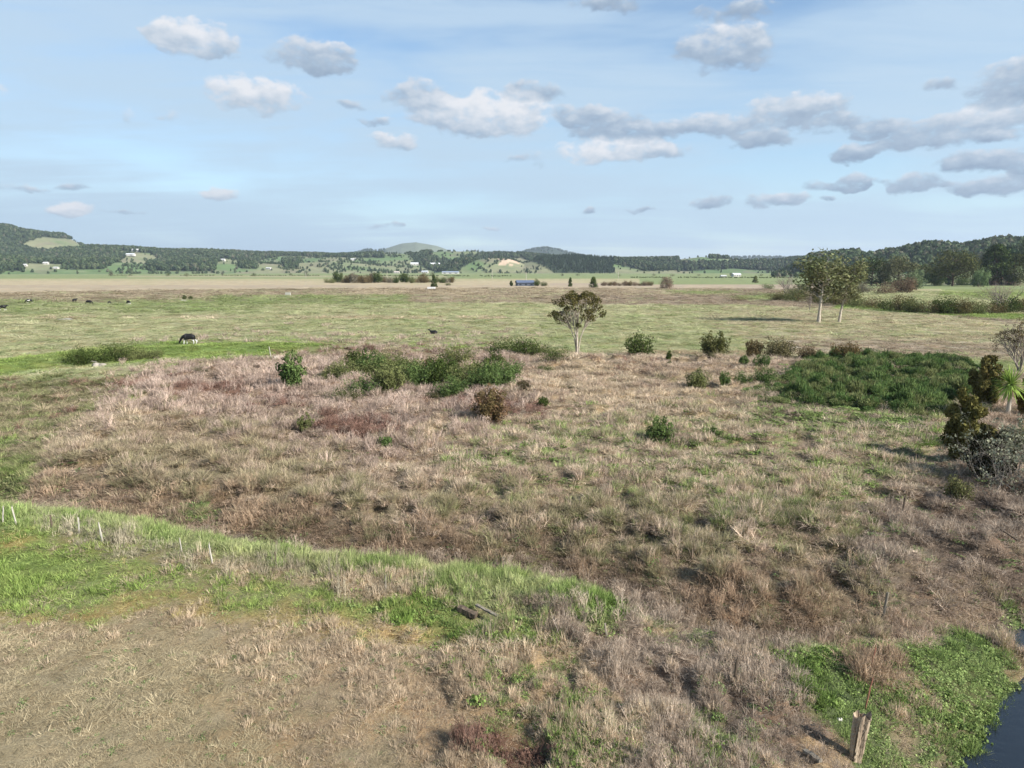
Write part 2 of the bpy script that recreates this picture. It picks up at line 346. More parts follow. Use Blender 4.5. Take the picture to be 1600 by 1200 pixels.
# cover colours: ground mostly darkened to paint shady gaps between tufts; two plant extremes
GCOL = {'pasture': A3(172,166,122),'fartan': A3(184,168,136),'farbrown': A3(172,156,134),'fargreen': A3(134,148,94),'mown': A3(164,148,112),'green': A3(114,134,62),
 'lgreen': A3(126,140,80),'straw': A3(176,158,120),'tan': A3(136,120,96),'tallweed': A3(150,126,104),'brown': A3(122,106,82),'twig': A3(126,108,90),'rush': A3(112,104,76),
 'rushgreen': A3(104,104,62),'red': A3(104,76,60),'weed': A3(80,92,54),'soil': A3(172,150,112),'orange': A3(170,146,88),'tangrass': A3(166,140,104),'stubble': A3(136,132,92),
 'gorse': A3(60,66,36),'mud': A3(128,112,76),'ditch': A3(118,104,82)}
VCOL = {'pasture': ((148,162,100),(198,188,144)),'fartan': ((190,172,138),(168,152,120)),'farbrown': ((170,150,124),(142,126,100)),'fargreen': ((132,152,78),(160,160,104)),
 'mown': ((200,182,142),(146,132,98)),'green': ((122,148,58),(168,178,96)),'lgreen': ((132,158,70),(184,180,126)),'straw': ((216,196,162),(182,158,126)),
 'tan': ((208,184,156),(158,134,112)),'tallweed': ((198,174,154),(148,126,110)),'brown': ((188,160,128),(134,112,88)),'twig': ((190,170,146),(140,122,104)),
 'rush': ((156,148,106),(190,164,136)),'rushgreen': ((124,134,76),(158,148,104)),'red': ((150,116,98),(112,84,70)),'weed': ((108,132,54),(152,168,96)),
 'soil': ((196,174,136),(160,140,106)),'orange': ((196,176,116),(168,158,88)),'tangrass': ((208,184,150),(166,146,118)),'stubble': ((182,170,140),(150,138,112)),
 'gorse': ((60,92,44),(92,108,52)),'mud': ((140,130,80),(110,96,66)),'ditch': ((172,150,124),(122,104,84))}
GARR = np.array([GCOL[k] for k in CLS]); VA = np.array([A3(*VCOL[k][0]) for k in CLS]); VB = np.array([A3(*VCOL[k][1]) for k in CLS])

# ------------------------------------------------------------ mesh / object helpers
def mesh_np(name, co, faces, mat=None, attrs=None, smooth=False):
    me = bpy.data.meshes.new(name)
    co = np.asarray(co, np.float32); faces = np.asarray(faces, np.int32)
    me.vertices.add(len(co)); me.vertices.foreach_set('co', co.ravel())
    if len(faces):
        k = faces.shape[1]
        me.loops.add(faces.size); me.loops.foreach_set('vertex_index', faces.ravel())
        me.polygons.add(len(faces)); me.polygons.foreach_set('loop_start', np.arange(0, faces.size, k, dtype=np.int32))
        me.polygons.foreach_set('loop_total', np.full(len(faces), k, np.int32))
    for nm, typ, dat in (attrs or []):
        a = me.attributes.new(nm, typ, 'POINT')
        key = {'FLOAT': 'value', 'INT': 'value', 'FLOAT_COLOR': 'color', 'FLOAT_VECTOR': 'vector'}[typ]
        a.data.foreach_set(key, np.asarray(dat, np.int32 if typ == 'INT' else np.float32).ravel())
    me.update(calc_edges=True)
    if smooth: me.polygons.foreach_set('use_smooth', np.ones(len(me.polygons), bool))
    if mat: me.materials.append(mat)
    return me
def link(name, me, parent=None, loc=None):
    o = bpy.data.objects.new(name, me); COL.objects.link(o)
    if parent: o.parent = parent
    if loc is not None: o.location = loc
    return o
def tag(o, label=None, cat=None, group=None, kind=None):
    if label: o['label'] = label
    if cat: o['category'] = cat
    if group: o['group'] = group
    if kind: o['kind'] = kind
    return o
def empty(name, loc, rz=0.0, label=None, cat=None, group=None):
    o = bpy.data.objects.new(name, None); COL.objects.link(o); o.location = loc; o.rotation_euler = (0, 0, rz); o.empty_display_size = 0.3
    return tag(o, label, cat, group)
def copy_tree(o, parent=None):
    c = o.copy(); COL.objects.link(c)
    if parent: c.parent = parent
    for ch in [k for k in scene.objects if k.parent == o]: copy_tree(ch, c)
    return c

def new_mat(name):
    m = bpy.data.materials.new(name); m.use_nodes = True; t = NT(m.node_tree); t.n.clear()
    out = t.new('ShaderNodeOutputMaterial'); return m, t, out
def principled(t, out, color, rough=0.8, spec=0.3, bump=None, bdist=0.02, bstr=0.5, metal=0.0):
    p = t.new('ShaderNodeBsdfPrincipled'); t.put(p.inputs['Base Color'], (*color[:3], 1) if isinstance(color, (tuple, list, np.ndarray)) else color)
    t.put(p.inputs['Roughness'], rough); p.inputs['Specular IOR Level'].default_value = spec; p.inputs['Metallic'].default_value = metal
    if bump is not None:
        b = t.new('ShaderNodeBump'); t.put(b.inputs['Height'], bump); b.inputs['Distance'].default_value = bdist; b.inputs['Strength'].default_value = bstr
        t.l.new(b.outputs[0], p.inputs['Normal'])
    t.l.new(p.outputs[0], out.inputs[0]); return p
def simple_mat(name, c1, c2, scale=3.0, rough=0.85, spec=0.2, stretch=(1,1,1), bstr=0.4, bdist=0.02, detail=5):
    m, t, out = new_mat(name); tc = t.new('ShaderNodeTexCoord')
    n = t.noise(t.vec('MULTIPLY', tc.outputs['Object'], stretch), scale, detail, 0.6)
    col = t.ramp(n, [(0.3, c1), (0.7, c2)])
    principled(t, out, col, rough, spec, n, bdist, bstr); return m
def blade_mat(name, attr='col', transl=0.35, inst=True, vary=0.35, rough=0.6):
    """leaf and blade material: colour from the plant, small blade to blade differences, light shining through"""
    m, t, out = new_mat(name)
    a = t.new('ShaderNodeAttribute'); a.attribute_name = attr; a.attribute_type = 'INSTANCER' if inst else 'GEOMETRY'
    b = t.new('ShaderNodeAttribute'); b.attribute_name = 'br'; b.attribute_type = 'GEOMETRY'
    k = t.math('MULTIPLY_ADD', b.outputs['Fac'], 2*vary, 1-vary)
    sc_ = t.new('ShaderNodeVectorMath', operation='SCALE'); t.l.new(a.outputs['Color'], sc_.inputs[0]); t.l.new(k, sc_.inputs['Scale'])
    d = t.new('ShaderNodeBsdfDiffuse'); tr = t.new('ShaderNodeBsdfTranslucent'); mx = t.new('ShaderNodeMixShader')
    t.l.new(sc_.outputs[0], d.inputs[0]); t.l.new(sc_.outputs[0], tr.inputs[0]); mx.inputs[0].default_value = transl
    t.l.new(d.outputs[0], mx.inputs[1]); t.l.new(tr.outputs[0], mx.inputs[2]); t.l.new(mx.outputs[0], out.inputs[0])
    return m

# ------------------------------------------------------------ ground sheet
def polar_grid(azs, rs):
    A_, R_ = np.meshgrid(azs, rs); x = R_*np.sin(A_); y = R_*np.cos(A_)
    nr, na = A_.shape; idx = np.arange(nr*na).reshape(nr, na)
    f = np.stack([idx[:-1, :-1], idx[1:, :-1], idx[1:, 1:], idx[:-1, 1:]], -1).reshape(-1, 4)
    return x.ravel(), y.ravel(), f
azs = np.concatenate([np.linspace(R(-180), R(-52), 90, endpoint=False), np.linspace(R(-52), R(52), 760, endpoint=False), np.linspace(R(52), R(180), 91)])
rs = np.concatenate([[0.3, 2, 4, 6, 8], np.geomspace(9.5, 120, 430), np.geomspace(122, 600, 120), np.geomspace(620, 16000, 60)])
x, y, f = polar_grid(azs, rs); z = H(x, y)
m, t, out = new_mat('ground_cover')
at = t.new('ShaderNodeAttribute'); at.attribute_name = 'gcol'
geo = t.new('ShaderNodeNewGeometry')
pos = geo.outputs['Position']
nf = t.noise(pos, 16.0, 8, 0.78); nm = t.noise(pos, 0.9, 5, 0.6); nb = t.noise(t.vec('MULTIPLY', pos, (1, 1.0, 1)), 0.07, 5, 0.62)
k = t.math('ADD', t.math('MULTIPLY_ADD', nf, 1.3, 0.02), t.math('MULTIPLY_ADD', nm, 0.5, -0.07))
k = t.math('ADD', k, t.math('MULTIPLY_ADD', nb, 0.7, -0.52+0.17))
col = t.new('ShaderNodeVectorMath', operation='SCALE'); t.l.new(at.outputs['Color'], col.inputs[0]); t.l.new(k, col.inputs['Scale'])
hs = t.mix(t.smooth(t.noise(pos, 0.25, 5, 0.65), 0.42, 0.62), col.outputs[0], t.vec('MULTIPLY', col.outputs[0], (1.12, 0.98, 0.86)))
bmp = t.math('ADD', nf, t.math('MULTIPLY', nm, 1.2))
principled(t, out, hs, 0.95, 0.1, bmp, 0.15, 0.6)
wg = weights(x, y)
gc = np.tensordot(GARR.T, wg, 1).T; gc = gc*(1+0.22*(fbm(x, y, 5, 21, 4)-0.5))[:, None]
me = mesh_np('ground', np.stack([x, y, z], 1), f, m, [('gcol', 'FLOAT_COLOR', np.concatenate([gc, np.ones((len(gc), 1))], 1))], True)
tag(link('ground', me), 'flat rough pasture and weedy flood plain running to the hills', 'ground', kind='structure')

# ------------------------------------------------------------ water
m, t, out = new_mat('river_water'); tc = t.new('ShaderNodeTexCoord')
n = t.noise(t.vec('MULTIPLY', tc.outputs['Object'], (1.0, 2.2, 1)), 1.6, 5, 0.55)
p = principled(t, out, (0.012, 0.016, 0.02), 0.04, 0.5, n, 0.05, 0.25)
rx0 = [c for c in RIVER]
pts = [P0(a, b, WATER_Z) for a, b in [(1380,1300),(1380,1120),(1440,1000),(1500,930),(1900,860),(3600,900),(3600,1600),(1400,1600)]]
me = bpy.data.meshes.new('river'); me.from_pydata([(a, b, 0) for a, b in pts], [], [list(range(len(pts)))]); me.materials.append(m)
tag(link('river', me, loc=(0, 0, WATER_Z)), 'still dark blue water of the river at the bottom right', 'river', kind='structure')
# ------------------------------------------------------------ tuft shapes
def blades(rs, n, rad, hmin, hmax, lean, width, curl=0.6, segs=3, droop=0.0, flat=0.0):
    """n tapering blades rooted in a disc; each a bent ribbon"""
    co = []; fc = []; br = []
    ang = rs.rand(n)*2*math.pi; rr = rad*np.sqrt(rs.rand(n)); 
    bx = rr*np.cos(ang); by = rr*np.sin(ang)
    dirs = ang+rs.randn(n)*0.8; ln = lean*(0.3+rs.rand(n)); hh = hmin+(hmax-hmin)*rs.rand(n); val = rs.rand(n)
    for i in range(n):
        dx, dy = math.cos(dirs[i]), math.sin(dirs[i]); tw = rs.rand()*math.pi
        wx, wy = math.cos(tw), math.sin(tw)
        base = len(co)
        for s in range(segs+1):
            u = s/segs; out_ = ln[i]*(u**(1+curl)); z = hh[i]*(u-droop*u*u*u) 
            wd = width*(1-u*0.85)*0.5
            px = bx[i]+dx*out_; py = by[i]+dy*out_
            co.append((px-wx*wd, py-wy*wd, z)); co.append((px+wx*wd, py+wy*wd, z)); br += [val[i]]*2
        for s in range(segs): fc.append((base+2*s, base+2*s+1, base+2*s+3, base+2*s+2))
    return co, fc, br
def leaves(rs, n, rad, h, size, up=0.5, jitter=1.0):
    co = []; fc = []; br = []
    for i in range(n):
        a = rs.rand()*2*math.pi; r_ = rad*math.sqrt(rs.rand()); p = Vector((r_*math.cos(a), r_*math.sin(a), h*rs.rand()*(1-0.6*(r_/rad)**2)))
        nrm = Vector((rs.randn()*jitter, rs.randn()*jitter, up+rs.rand())).normalized(); t_ = nrm.orthogonal().normalized(); t_.rotate(Matrix.Rotation(rs.rand()*6.28, 3, nrm)); b_ = nrm.cross(t_)
        s = size*(0.6+0.8*rs.rand()); k = len(co)
        for u, v in ((-1, 0), (0, -0.5), (1, 0), (0, 0.5)): co.append(tuple(p+t_*u*s*0.5+b_*v*s))
        fc.append((k, k+1, k+2, k+3)); br += [rs.rand()]*4
    return co, fc, br
def twigs(rs, n, rad, h, width, side=5, lean=0.35):
    """upright dead stems with short side twigs"""
    co = []; fc = []; br = []
    def rib(p, q, w0, w1, v):
        d = (q-p).normalized(); s = d.cross(Vector((rs.randn(), rs.randn(), 0.3))).normalized(); k = len(co)
        for a, ww in ((p, w0), (q, w1)): co.extend([tuple(a-s*ww*0.5), tuple(a+s*ww*0.5)])
        br.extend([v]*4); fc.append((k, k+1, k+3, k+2))
    for i in range(n):
        a = rs.rand()*6.28; r_ = rad*math.sqrt(rs.rand()); v = rs.rand()
        p = Vector((r_*math.cos(a), r_*math.sin(a), 0)); hh = h*(0.45+0.55*rs.rand()); q = p+Vector((rs.randn()*lean*hh, rs.randn()*lean*hh, hh))
        mid = p.lerp(q, 0.5)+Vector((rs.randn(), rs.randn(), 0))*0.05*h
        rib(p, mid, width, width*0.8, v); rib(mid, q, width*0.8, width*0.4, v)
        for k in range(side):
            u = 0.3+0.7*rs.rand(); b = p.lerp(q, u); c = b+Vector((rs.randn()*0.2, rs.randn()*0.2, 0.12+0.14*rs.rand()))*h*0.8
            rib(b, c, width*0.6, width*0.3, v)
    return co, fc, br
def join3(*parts):
    co = []; fc = []; br = []
    for c, f_, b in parts:
        k = len(co); co += c; fc += [tuple(i+k for i in q) for q in f_]; br += b
    return co, fc, br
def proto(name, data, mat):
    me = mesh_np(name, data[0], data[1], mat, [('br', 'FLOAT', data[2])])
    return bpy.data.objects.new(name, me)

def scatter(name, protos, P_, rot, scl, idx, col, mat, label, cat):
    """one ground-cover object: its points, and a geometry node that grows a tuft on each"""
    me = mesh_np(name, P_, np.zeros((0, 4)), None, [('rot', 'FLOAT_VECTOR', rot), ('scl', 'FLOAT_VECTOR', scl), ('idx', 'INT', idx),
        ('col', 'FLOAT_COLOR', np.concatenate([col, np.ones((len(col), 1))], 1))])
    me.materials.append(mat)
    o = link(name, me); tag(o, label, cat, kind='stuff')
    g = bpy.data.node_groups.new(name+'_growth', 'GeometryNodeTree')
    g.interface.new_socket('Geometry', in_out='INPUT', socket_type='NodeSocketGeometry'); g.interface.new_socket('Geometry', in_out='OUTPUT', socket_type='NodeSocketGeometry')
    n = g.nodes; l = g.links
    gi = n.new('NodeGroupInput'); go = n.new('NodeGroupOutput'); iop = n.new('GeometryNodeInstanceOnPoints'); gti = n.new('GeometryNodeGeometryToInstance')
    for p in reversed(protos):
        oi = n.new('GeometryNodeObjectInfo'); oi.inputs['Object'].default_value = p; oi.transform_space = 'ORIGINAL'
        l.new(oi.outputs['Geometry'], gti.inputs[0])
    def na(nm, typ):
        a = n.new('GeometryNodeInputNamedAttribute'); a.data_type = typ; a.inputs['Name'].default_value = nm
        return a.outputs['Attribute']
    l.new(gi.outputs[0], iop.inputs['Points']); l.new(gti.outputs[0], iop.inputs['Instance']); iop.inputs['Pick Instance'].default_value = True
    l.new(na('idx', 'INT'), iop.inputs['Instance Index'])
    l.new(na('rot', 'FLOAT_VECTOR'), iop.inputs['Rotation']); l.new(na('scl', 'FLOAT_VECTOR'), iop.inputs['Scale'])
    l.new(iop.outputs[0], go.inputs[0])
    md = o.modifiers.new('growth', 'NODES'); md.node_group = g
    return o

MB = blade_mat('grass_blades', transl=0.30, vary=0.5); MLF = blade_mat('weed_leaves', transl=0.35, vary=0.55); MTW = blade_mat('dead_stems', transl=0.12, vary=0.5)
rs_ = np.random.RandomState(3)
PR = {
 'grass':  [proto('grass_tuft', blades(rs_, 44, 0.75, 0.45, 1.0, 0.5, 0.085, 0.7), MB) for _ in range(3)],
 'messy':  [proto('lodged_tuft', join3(blades(rs_, 34, 0.8, 0.3, 0.95, 1.1, 0.075, 0.4, 3, 0.55), blades(rs_, 12, 0.5, 0.5, 1.1, 0.5, 0.06, 0.9)), MB) for _ in range(4)],
 'rush':   [proto('rush_tussock', blades(rs_, 84, 0.35, 0.45, 1.0, 0.95, 0.040, 0.5, 3, 0.2), MB) for _ in range(3)],
 'twig':   [proto('dead_weed', twigs(rs_, 16, 0.6, 1.0, 0.036, 7, .45), MTW) for _ in range(4)],
 'leafy':  [proto('leafy_weed', leaves(rs_, 60, 0.95, 0.5, 0.27), MLF) for _ in range(3)],
 'stub':   [proto('short_stalks', blades(rs_, 34, 0.9, 0.2, 1.0, 1.3, 0.10, 0.3, 2), MB) for _ in range(3)],
 'stalk':  [proto('dead_stalks', join3(twigs(rs_, 8, 0.7, 1.0, 0.04, 2, 0.10), blades(rs_, 14, 0.7, 0.2, 0.6, 0.6, 0.05)), MTW) for _ in range(3)],
}
# class -> [(tuft, share, height m, width factor)], skip share
GROW = {
 'pasture': ([('stub',1,.14,1.0)], .25), 'fartan': ([('stub',.8,.22,1.0),('messy',.2,.35,1.0)], .3), 'farbrown': ([('stub',.7,.22,1.0),('messy',.3,.4,1.0)], .3),
 'fargreen': ([('stub',.9,.14,1.0),('grass',.1,.3,1.0)], .3), 'mown': ([('stub',.85,.085,1.0),('messy',.12,.10,.9),('leafy',.03,.05,.5)], .05), 'green': ([('grass',.75,.22,1.0),('stub',.15,.12,1.),('leafy',.1,.14,.8)], .05),
 'lgreen': ([('grass',.60,.38,1.0),('messy',.32,.42,1.1),('leafy',.08,.28,.9)], .0), 'straw': ([('messy',.75,.42,1.15),('grass',.25,.4,1.0)], .05),
 'tan': ([('messy',.66,.42,1.2),('grass',.12,.45,1.0),('rush',.08,.6,1.2),('twig',.14,.6,1.1)], .05),
 'tallweed': ([('twig',.45,.72,1.1),('grass',.3,.62,1.0),('messy',.25,.4,1.1)], .0), 'brown': ([('twig',.28,.5,1.2),('messy',.46,.42,1.2),('rush',.10,.6,1.2),('leafy',.18,.25,1.0)], .05),
 'twig': ([('twig',.42,.50,1.2),('messy',.44,.36,1.15),('leafy',.14,.22,.9)], .05), 'rush': ([('rush',.28,.62,1.25),('messy',.5,.4,1.2),('grass',.22,.4,1.)], .05),
 'rushgreen': ([('rush',.40,.6,1.2),('grass',.35,.35,1.),('leafy',.25,.22,1.)], .05), 'red': ([('twig',.6,.55,1.2),('leafy',.4,.35,1.)], .0),
 'weed': ([('leafy',.62,.24,1.05),('grass',.33,.26,1.0),('twig',.05,.3,1.)], .05), 'soil': ([('stub',.6,.12,1.),('twig',.4,.25,1.)], .72), 'orange': ([('stub',.6,.10,1.),('grass',.4,.14,1.)], .05),
 'tangrass': ([('messy',.55,.24,1.0),('grass',.45,.24,.9)], .0), 'stubble': ([('stalk',.62,.70,1.0),('grass',.38,.3,1.)], .25), 'gorse': ([('twig',.5,.4,1.),('grass',.5,.3,1.)], .4),
 'mud': ([('leafy',.3,.12,.8),('stub',.7,.1,1.)], .65), 'ditch': ([('twig',.32,.42,1.2),('messy',.48,.36,1.2),('leafy',.2,.22,1.)], .05)}
KINDS = list(PR); KI = {k: i for i, k in enumerate(KINDS)}
rng = np.random.RandomState(11)
rings = [(10.5,18,.150),(18,26,.20),(26,36,.27),(36,50,.36),(50,72,.48),(72,105,.66),(105,160,.95),(160,260,1.45),(260,420,2.4)]
X = []; Y = []; SP = []
for r0, r1, spc in rings:
    n = int(0.5*(r1*r1-r0*r0)*R(90)/(spc*spc))
    r_ = np.sqrt(r0*r0+(r1*r1-r0*r0)*rng.rand(n)); a_ = (rng.rand(n)-.5)*R(90)
    X.append(r_*np.sin(a_)); Y.append(r_*np.cos(a_)); SP.append(np.full(n, spc))
UND = [np.zeros(len(a_), bool) for a_ in X]
for r0, r1, spc in ((10.5,18,.088),(18,26,.118),(26,36,.165),(36,52,.27)):       # fine thatch and seedlings under the tufts
    n = int(0.5*(r1*r1-r0*r0)*R(86)/(spc*spc)); r_ = np.sqrt(r0*r0+(r1*r1-r0*r0)*rng.rand(n)); a_ = (rng.rand(n)-.5)*R(86)
    X.append(r_*np.sin(a_)); Y.append(r_*np.cos(a_)); SP.append(np.full(n, spc)); UND.append(np.ones(n, bool))
X = np.concatenate(X); Y = np.concatenate(Y); SP = np.concatenate(SP); UND = np.concatenate(UND)
Z = H(X, Y)
wt = weights(X, Y, 1.2)
cum = np.cumsum(wt, 0); cls = (rng.rand(len(X))[None, :]*cum[-1] > cum).sum(0).clip(0, len(CLS)-1)
keep = Z > WATER_Z-0.12
kind = np.zeros(len(X), int); hgt_ = np.zeros(len(X)); wid = np.ones(len(X))
patch = fbm(X, Y, 2.0, 31, 3)
for k_, name in enumerate(CLS):
    sel = np.where(cls == k_)[0]
    if not len(sel): continue
    opts, skip = GROW[name]
    u = np.clip(rng.rand(len(sel))*0.55+0.45*sstep(patch[sel], .25, .75), 0, .9999); sh = np.cumsum([o[1] for o in opts]); sh = sh/sh[-1]
    ci = (u[:, None] > sh[None, :]).sum(1)
    kind[sel] = np.array([KI[o[0]] for o in opts])[ci]; hgt_[sel] = np.array([o[2] for o in opts])[ci]; wid[sel] = np.array([o[3] for o in opts])[ci]
    keep[sel] &= rng.rand(len(sel)) >= skip
uk = np.where(np.isin(cls, [CI['weed'], CI['red'], CI['rushgreen']]) | (rng.rand(len(X)) < .06), KI['leafy'], KI['stub'])
kind[UND] = uk[UND]; hgt_[UND] = np.where(uk == KI['leafy'], .13, .075)[UND]; wid[UND] = 1.0
cl_ = sstep(fbm(X, Y, 1.25, 6, 3), .36, .62)
hv = (0.45+0.65*rng.rand(len(X)))*(0.65+0.8*cl_)
hgt_ = hgt_*hv
mixv = np.clip(0.5*rng.rand(len(X))+1.0*(fbm(X, Y, 1.8, 51, 4)-0.25), 0, 1)
mixv = np.clip(mixv+0.6*(fbm(X, Y, 8, 57, 3)-0.5)-.35*(cl_-.4), 0, 1)
col = VA[cls]*(1-mixv)[:, None]+VB[cls]*mixv[:, None]
leaf = (kind == KI['leafy'])
dead = np.isin(cls, [CI[c] for c in ('tan','brown','twig','straw','tangrass','tallweed','ditch','mown','orange')])
g_ = A3(120,142,80); sel = leaf & dead; col[sel] = g_*(0.75+0.5*rng.rand(sel.sum()))[:, None]
sel = (kind == KI['rush']) & dead; col[sel] = A3(146,138,98)*(0.8+0.4*rng.rand(sel.sum()))[:, None]
col *= (0.70+0.60*rng.rand(len(X)))[:, None]
sxy = SP*wid*(0.85+0.5*rng.rand(len(X)))*1.05
isr = (kind == KI['rush']); sxy[isr] = np.maximum(sxy[isr]*1.25, 0.30)
rot = np.stack([rng.randn(len(X))*.10, rng.randn(len(X))*.10, rng.rand(len(X))*6.28], 1)
LAB = {'grass': ('grass_growth','green and yellowing upright grass on the banks and flats','grass'), 'messy': ('dry_grass','lodged dry tan grass matted over the middle ground','dry grass'),
 'rush': ('rush_growth','olive and brown rush tussocks between the dry grass','rushes'), 'twig': ('dead_weeds','purplish brown dead weed stems along the ditch and bank','dead weeds'),
 'leafy': ('leafy_weeds','bright green low leafy weeds by the water','weeds'), 'stub': ('short_turf','short grazed turf and mown stubble on the fields','turf'), 'stalk': ('dead_stalk_rows','pale grey dead stalks standing in the green bank','dead stalks')}
MATS = {'grass': MB,'messy': MB,'rush': MB,'twig': MTW,'leafy': MLF,'stub': MB,'stalk': MTW}
for kn in KINDS:
    s = np.where(keep & (kind == KI[kn]))[0]
    if not len(s): continue
    nm, lb, ct = LAB[kn]
    scl = np.stack([sxy[s], sxy[s], hgt_[s]*(1+0.0*SP[s])], 1)
    scatter(nm, PR[kn], np.stack([X[s], Y[s], Z[s]-0.03], 1), rot[s], scl, rng.randint(0, len(PR[kn]), len(s)), col[s], MATS[kn], lb, ct)
    print('cover', nm, len(s))
# ------------------------------------------------------------ hills: real ridges at their own distances
def prof(pts, drop=0.0):
    xs = np.array([math.atan((p[0]-800)/1095.0) for p in pts]); hs = np.array([(421-p[1]-drop)/1109.0 for p in pts])
    return xs, hs
LAYERS = [  # distance, front width, back width, roughness, silhouette (photo px)
 (6800, 1100, 900, .10, prof([(500,421),(530,400),(560,395),(576,390),(590,393),(605,388),(628,381),(650,379),(668,382),(684,385),(700,391),(725,400),(760,412),(800,404),(820,393),(835,390),(852,388),(868,390),(890,396),(930,405),(1000,412),(1090,404),(1180,402),(1290,404),(1400,418)])),
 (3500, 800, 700, .10, prof([(-400,372),(-200,352),(-60,350),(0,353),(20,354),(42,361),(80,366),(105,368),(120,376),(135,386),(170,396),(220,412),(300,425)])),
 (3000, 700, 500, .14, prof([(-400,395),(60,400),(110,388),(150,386),(210,388),(262,392),(330,392),(400,396),(500,398),(560,402),(620,408),(700,424)])),
 (2350, 330, 400, .25, prof([(-300,408),(0,404),(80,410),(160,408),(250,414),(350,408),(430,412),(520,408),(600,414),(700,420)])),
 (2800, 500, 500, .12, prof([(420,424),(470,404),(520,400),(560,398),(610,396),(655,395),(690,392),(740,392),(790,395),(850,400),(930,408),(1000,424)])),
 (2180, 170, 260, .08, prof([(680,426),(700,416),(712,409),(740,406),(770,403),(795,404),(812,409),(832,419),(850,425)])),
 (2250, 260, 300, .12, prof([(780,426),(815,412),(845,404),(900,402),(960,406),(1010,414),(1080,425)])),
 (2500, 420, 400, .20, prof([(930,420),(960,407),(1010,406),(1060,405),(1095,401),(1125,403),(1180,409),(1240,406),(1300,404),(1360,408),(1480,404)])),
 (1450, 420, 500, .10, prof([(1200,432),(1240,420),(1265,406),(1300,403),(1342,399),(1372,402),(1400,398),(1440,389),(1480,390),(1502,393),(1540,384),(1572,381),(1600,384),(1660,386),(1720,376),(2000,384),(2300,400)])),
 (700, 120, 200, .10, prof([(1420,440),(1480,425),(1530,411),(1560,412),(1620,404),(1750,400),(1900,410)])),
]
def HH(x, y):
    x = np.asarray(x, float); y = np.asarray(y, float)
    a = np.arctan2(x, np.maximum(y, 1e-3)); r = np.hypot(x, y)
    best = np.full(np.shape(x), -3.0); lay = np.zeros(np.shape(x), int)
    rough = fbm(x, y, 420, 61, 5)-0.5
    for i, (D, wf, wb, rg, (xs, hs)) in enumerate(LAYERS):
        Dl = D+wf*0.35*(vnoise(x, y, 700, i+5)-0.5)
        top = np.interp(a, xs, hs, left=hs[0] if xs[0] < -.6 else -0.06, right=hs[-1] if xs[-1] > .6 else -0.06)*D*np.cos(np.clip(a, -1, 1))
        top = top+CAM_H
        u = np.where(r < Dl, (Dl-r)/wf, (r-Dl)/wb); s = np.where(u < 1, 0.5+0.5*np.cos(np.pi*np.clip(u, 0, 1)), 0)
        s = s**0.85
        h = top*s*(1+rg*2.0*rough*np.clip(u*1.6, 0, 1)) + 0.0
        h = np.where(s > 0, h, -3.0)
        lay = np.where(h > best, i, lay); best = np.maximum(best, h)
    return best-1.0, lay
def GH(px, py, r0=560, r1=7800):
    d = pxdir(px, py); hor = math.hypot(d.x, d.y); rr = np.linspace(r0, r1, 2400)
    x = d.x/hor*rr; y = d.y/hor*rr; z = CAM_H+d.z/hor*rr; h, _ = HH(x, y); h = np.maximum(h, 0)
    k = np.where(h >= z)[0]; k = k[0] if len(k) else len(rr)-1
    return Vector((x[k], y[k], float(h[k])))
FOREST = [[(-60,345),(45,356),(122,366),(130,384),(112,374),(70,370),(40,378),(36,386),(60,392),(112,389),(200,398),(186,410),(130,414),(-60,408)],
 [(126,376),(260,384),(400,389),(600,393),(600,403),(520,402),(440,400),(400,408),(340,404),(300,410),(250,406),(236,396),(190,392),(170,402),(126,402)],
 [(100,396),(190,404),(160,421),(100,421)], [(232,409),(342,406),(334,424),(230,423)], [(0,405),(40,410),(36,424),(-60,424),(-60,405)], [(372,411),(402,412),(402,420),(376,420)],[(440,405),(470,405),(465,420),(445,420)],
 [(700,413),(722,402),(760,397),(800,397),(818,404),(780,402),(745,406),(722,418),(712,427),(698,427)], [(640,397),(668,400),(704,408),(700,424),(676,424),(650,412)],[(655,395),(672,392),(676,399),(660,400)],
 [(798,388),(955,388),(960,426),(868,427),(842,412),(812,402)], [(950,392),(1060,400),(1062,422),(1010,424),(956,412)], [(1060,412),(1260,408),(1260,426),(1150,420),(1060,424)], [(1108,396),(1270,394),(1270,408),(1108,404)],
 [(1250,360),(1700,350),(1700,412),(1560,412),(1500,418),(1430,426),(1360,424),(1250,424)],
 [(540,385),(600,388),(606,394),(540,402)], [(812,384),(892,384),(892,400),(812,400)]]
OPENP = [[(60,371),(112,374),(128,385),(64,388),(40,382)], [(1342,397),(1376,395),(1366,404),(1338,408)], [(1498,414),(1536,406),(1530,424),(1496,426)]]
def hillcover(x, y, z):
    px, py = proj(x, y, z)
    f = np.zeros(np.shape(x), bool)
    for p in FOREST: f |= inside(px, py, p)
    for p in OPENP: f &= ~inside(px, py, p)
    return f
azs = np.linspace(R(-46), R(50), 900); rs = np.concatenate([np.geomspace(560, 4200, 260), np.linspace(4300, 7900, 60)])
x, y, f = polar_grid(azs, rs); z, lay = HH(x, y)
fo = hillcover(x, y, z)
c1, c2, c3 = A3(100,122,72), A3(132,132,94), A3(132,120,98)
n = fbm(x, y, 160, 71, 5)[:, None]; n2 = fbm(x, y, 60, 73, 4)[:, None]
hc = c1*(1-sstep(n, .35, .65))+c2*sstep(n, .35, .65); hc = hc*(1-.5*sstep(n2, .55, .7))+c3*.5*sstep(n2, .55, .7)
px, py = proj(x, y, z)
fh = (lay == 0)[:, None]; hc = np.where(fh, A3(112,120,94)*(1+0.6*(n2-.5)), hc)
cl = (inside(px, py, [(762,401),(800,400),(812,412),(790,417),(772,414),(764,410)]) & (fbm(x, y, 25, 77, 3) > .47))[:, None]; hc = np.where(cl, A3(196,168,136), hc)
hc = np.where(fo[:, None], A3(58,70,46), hc)
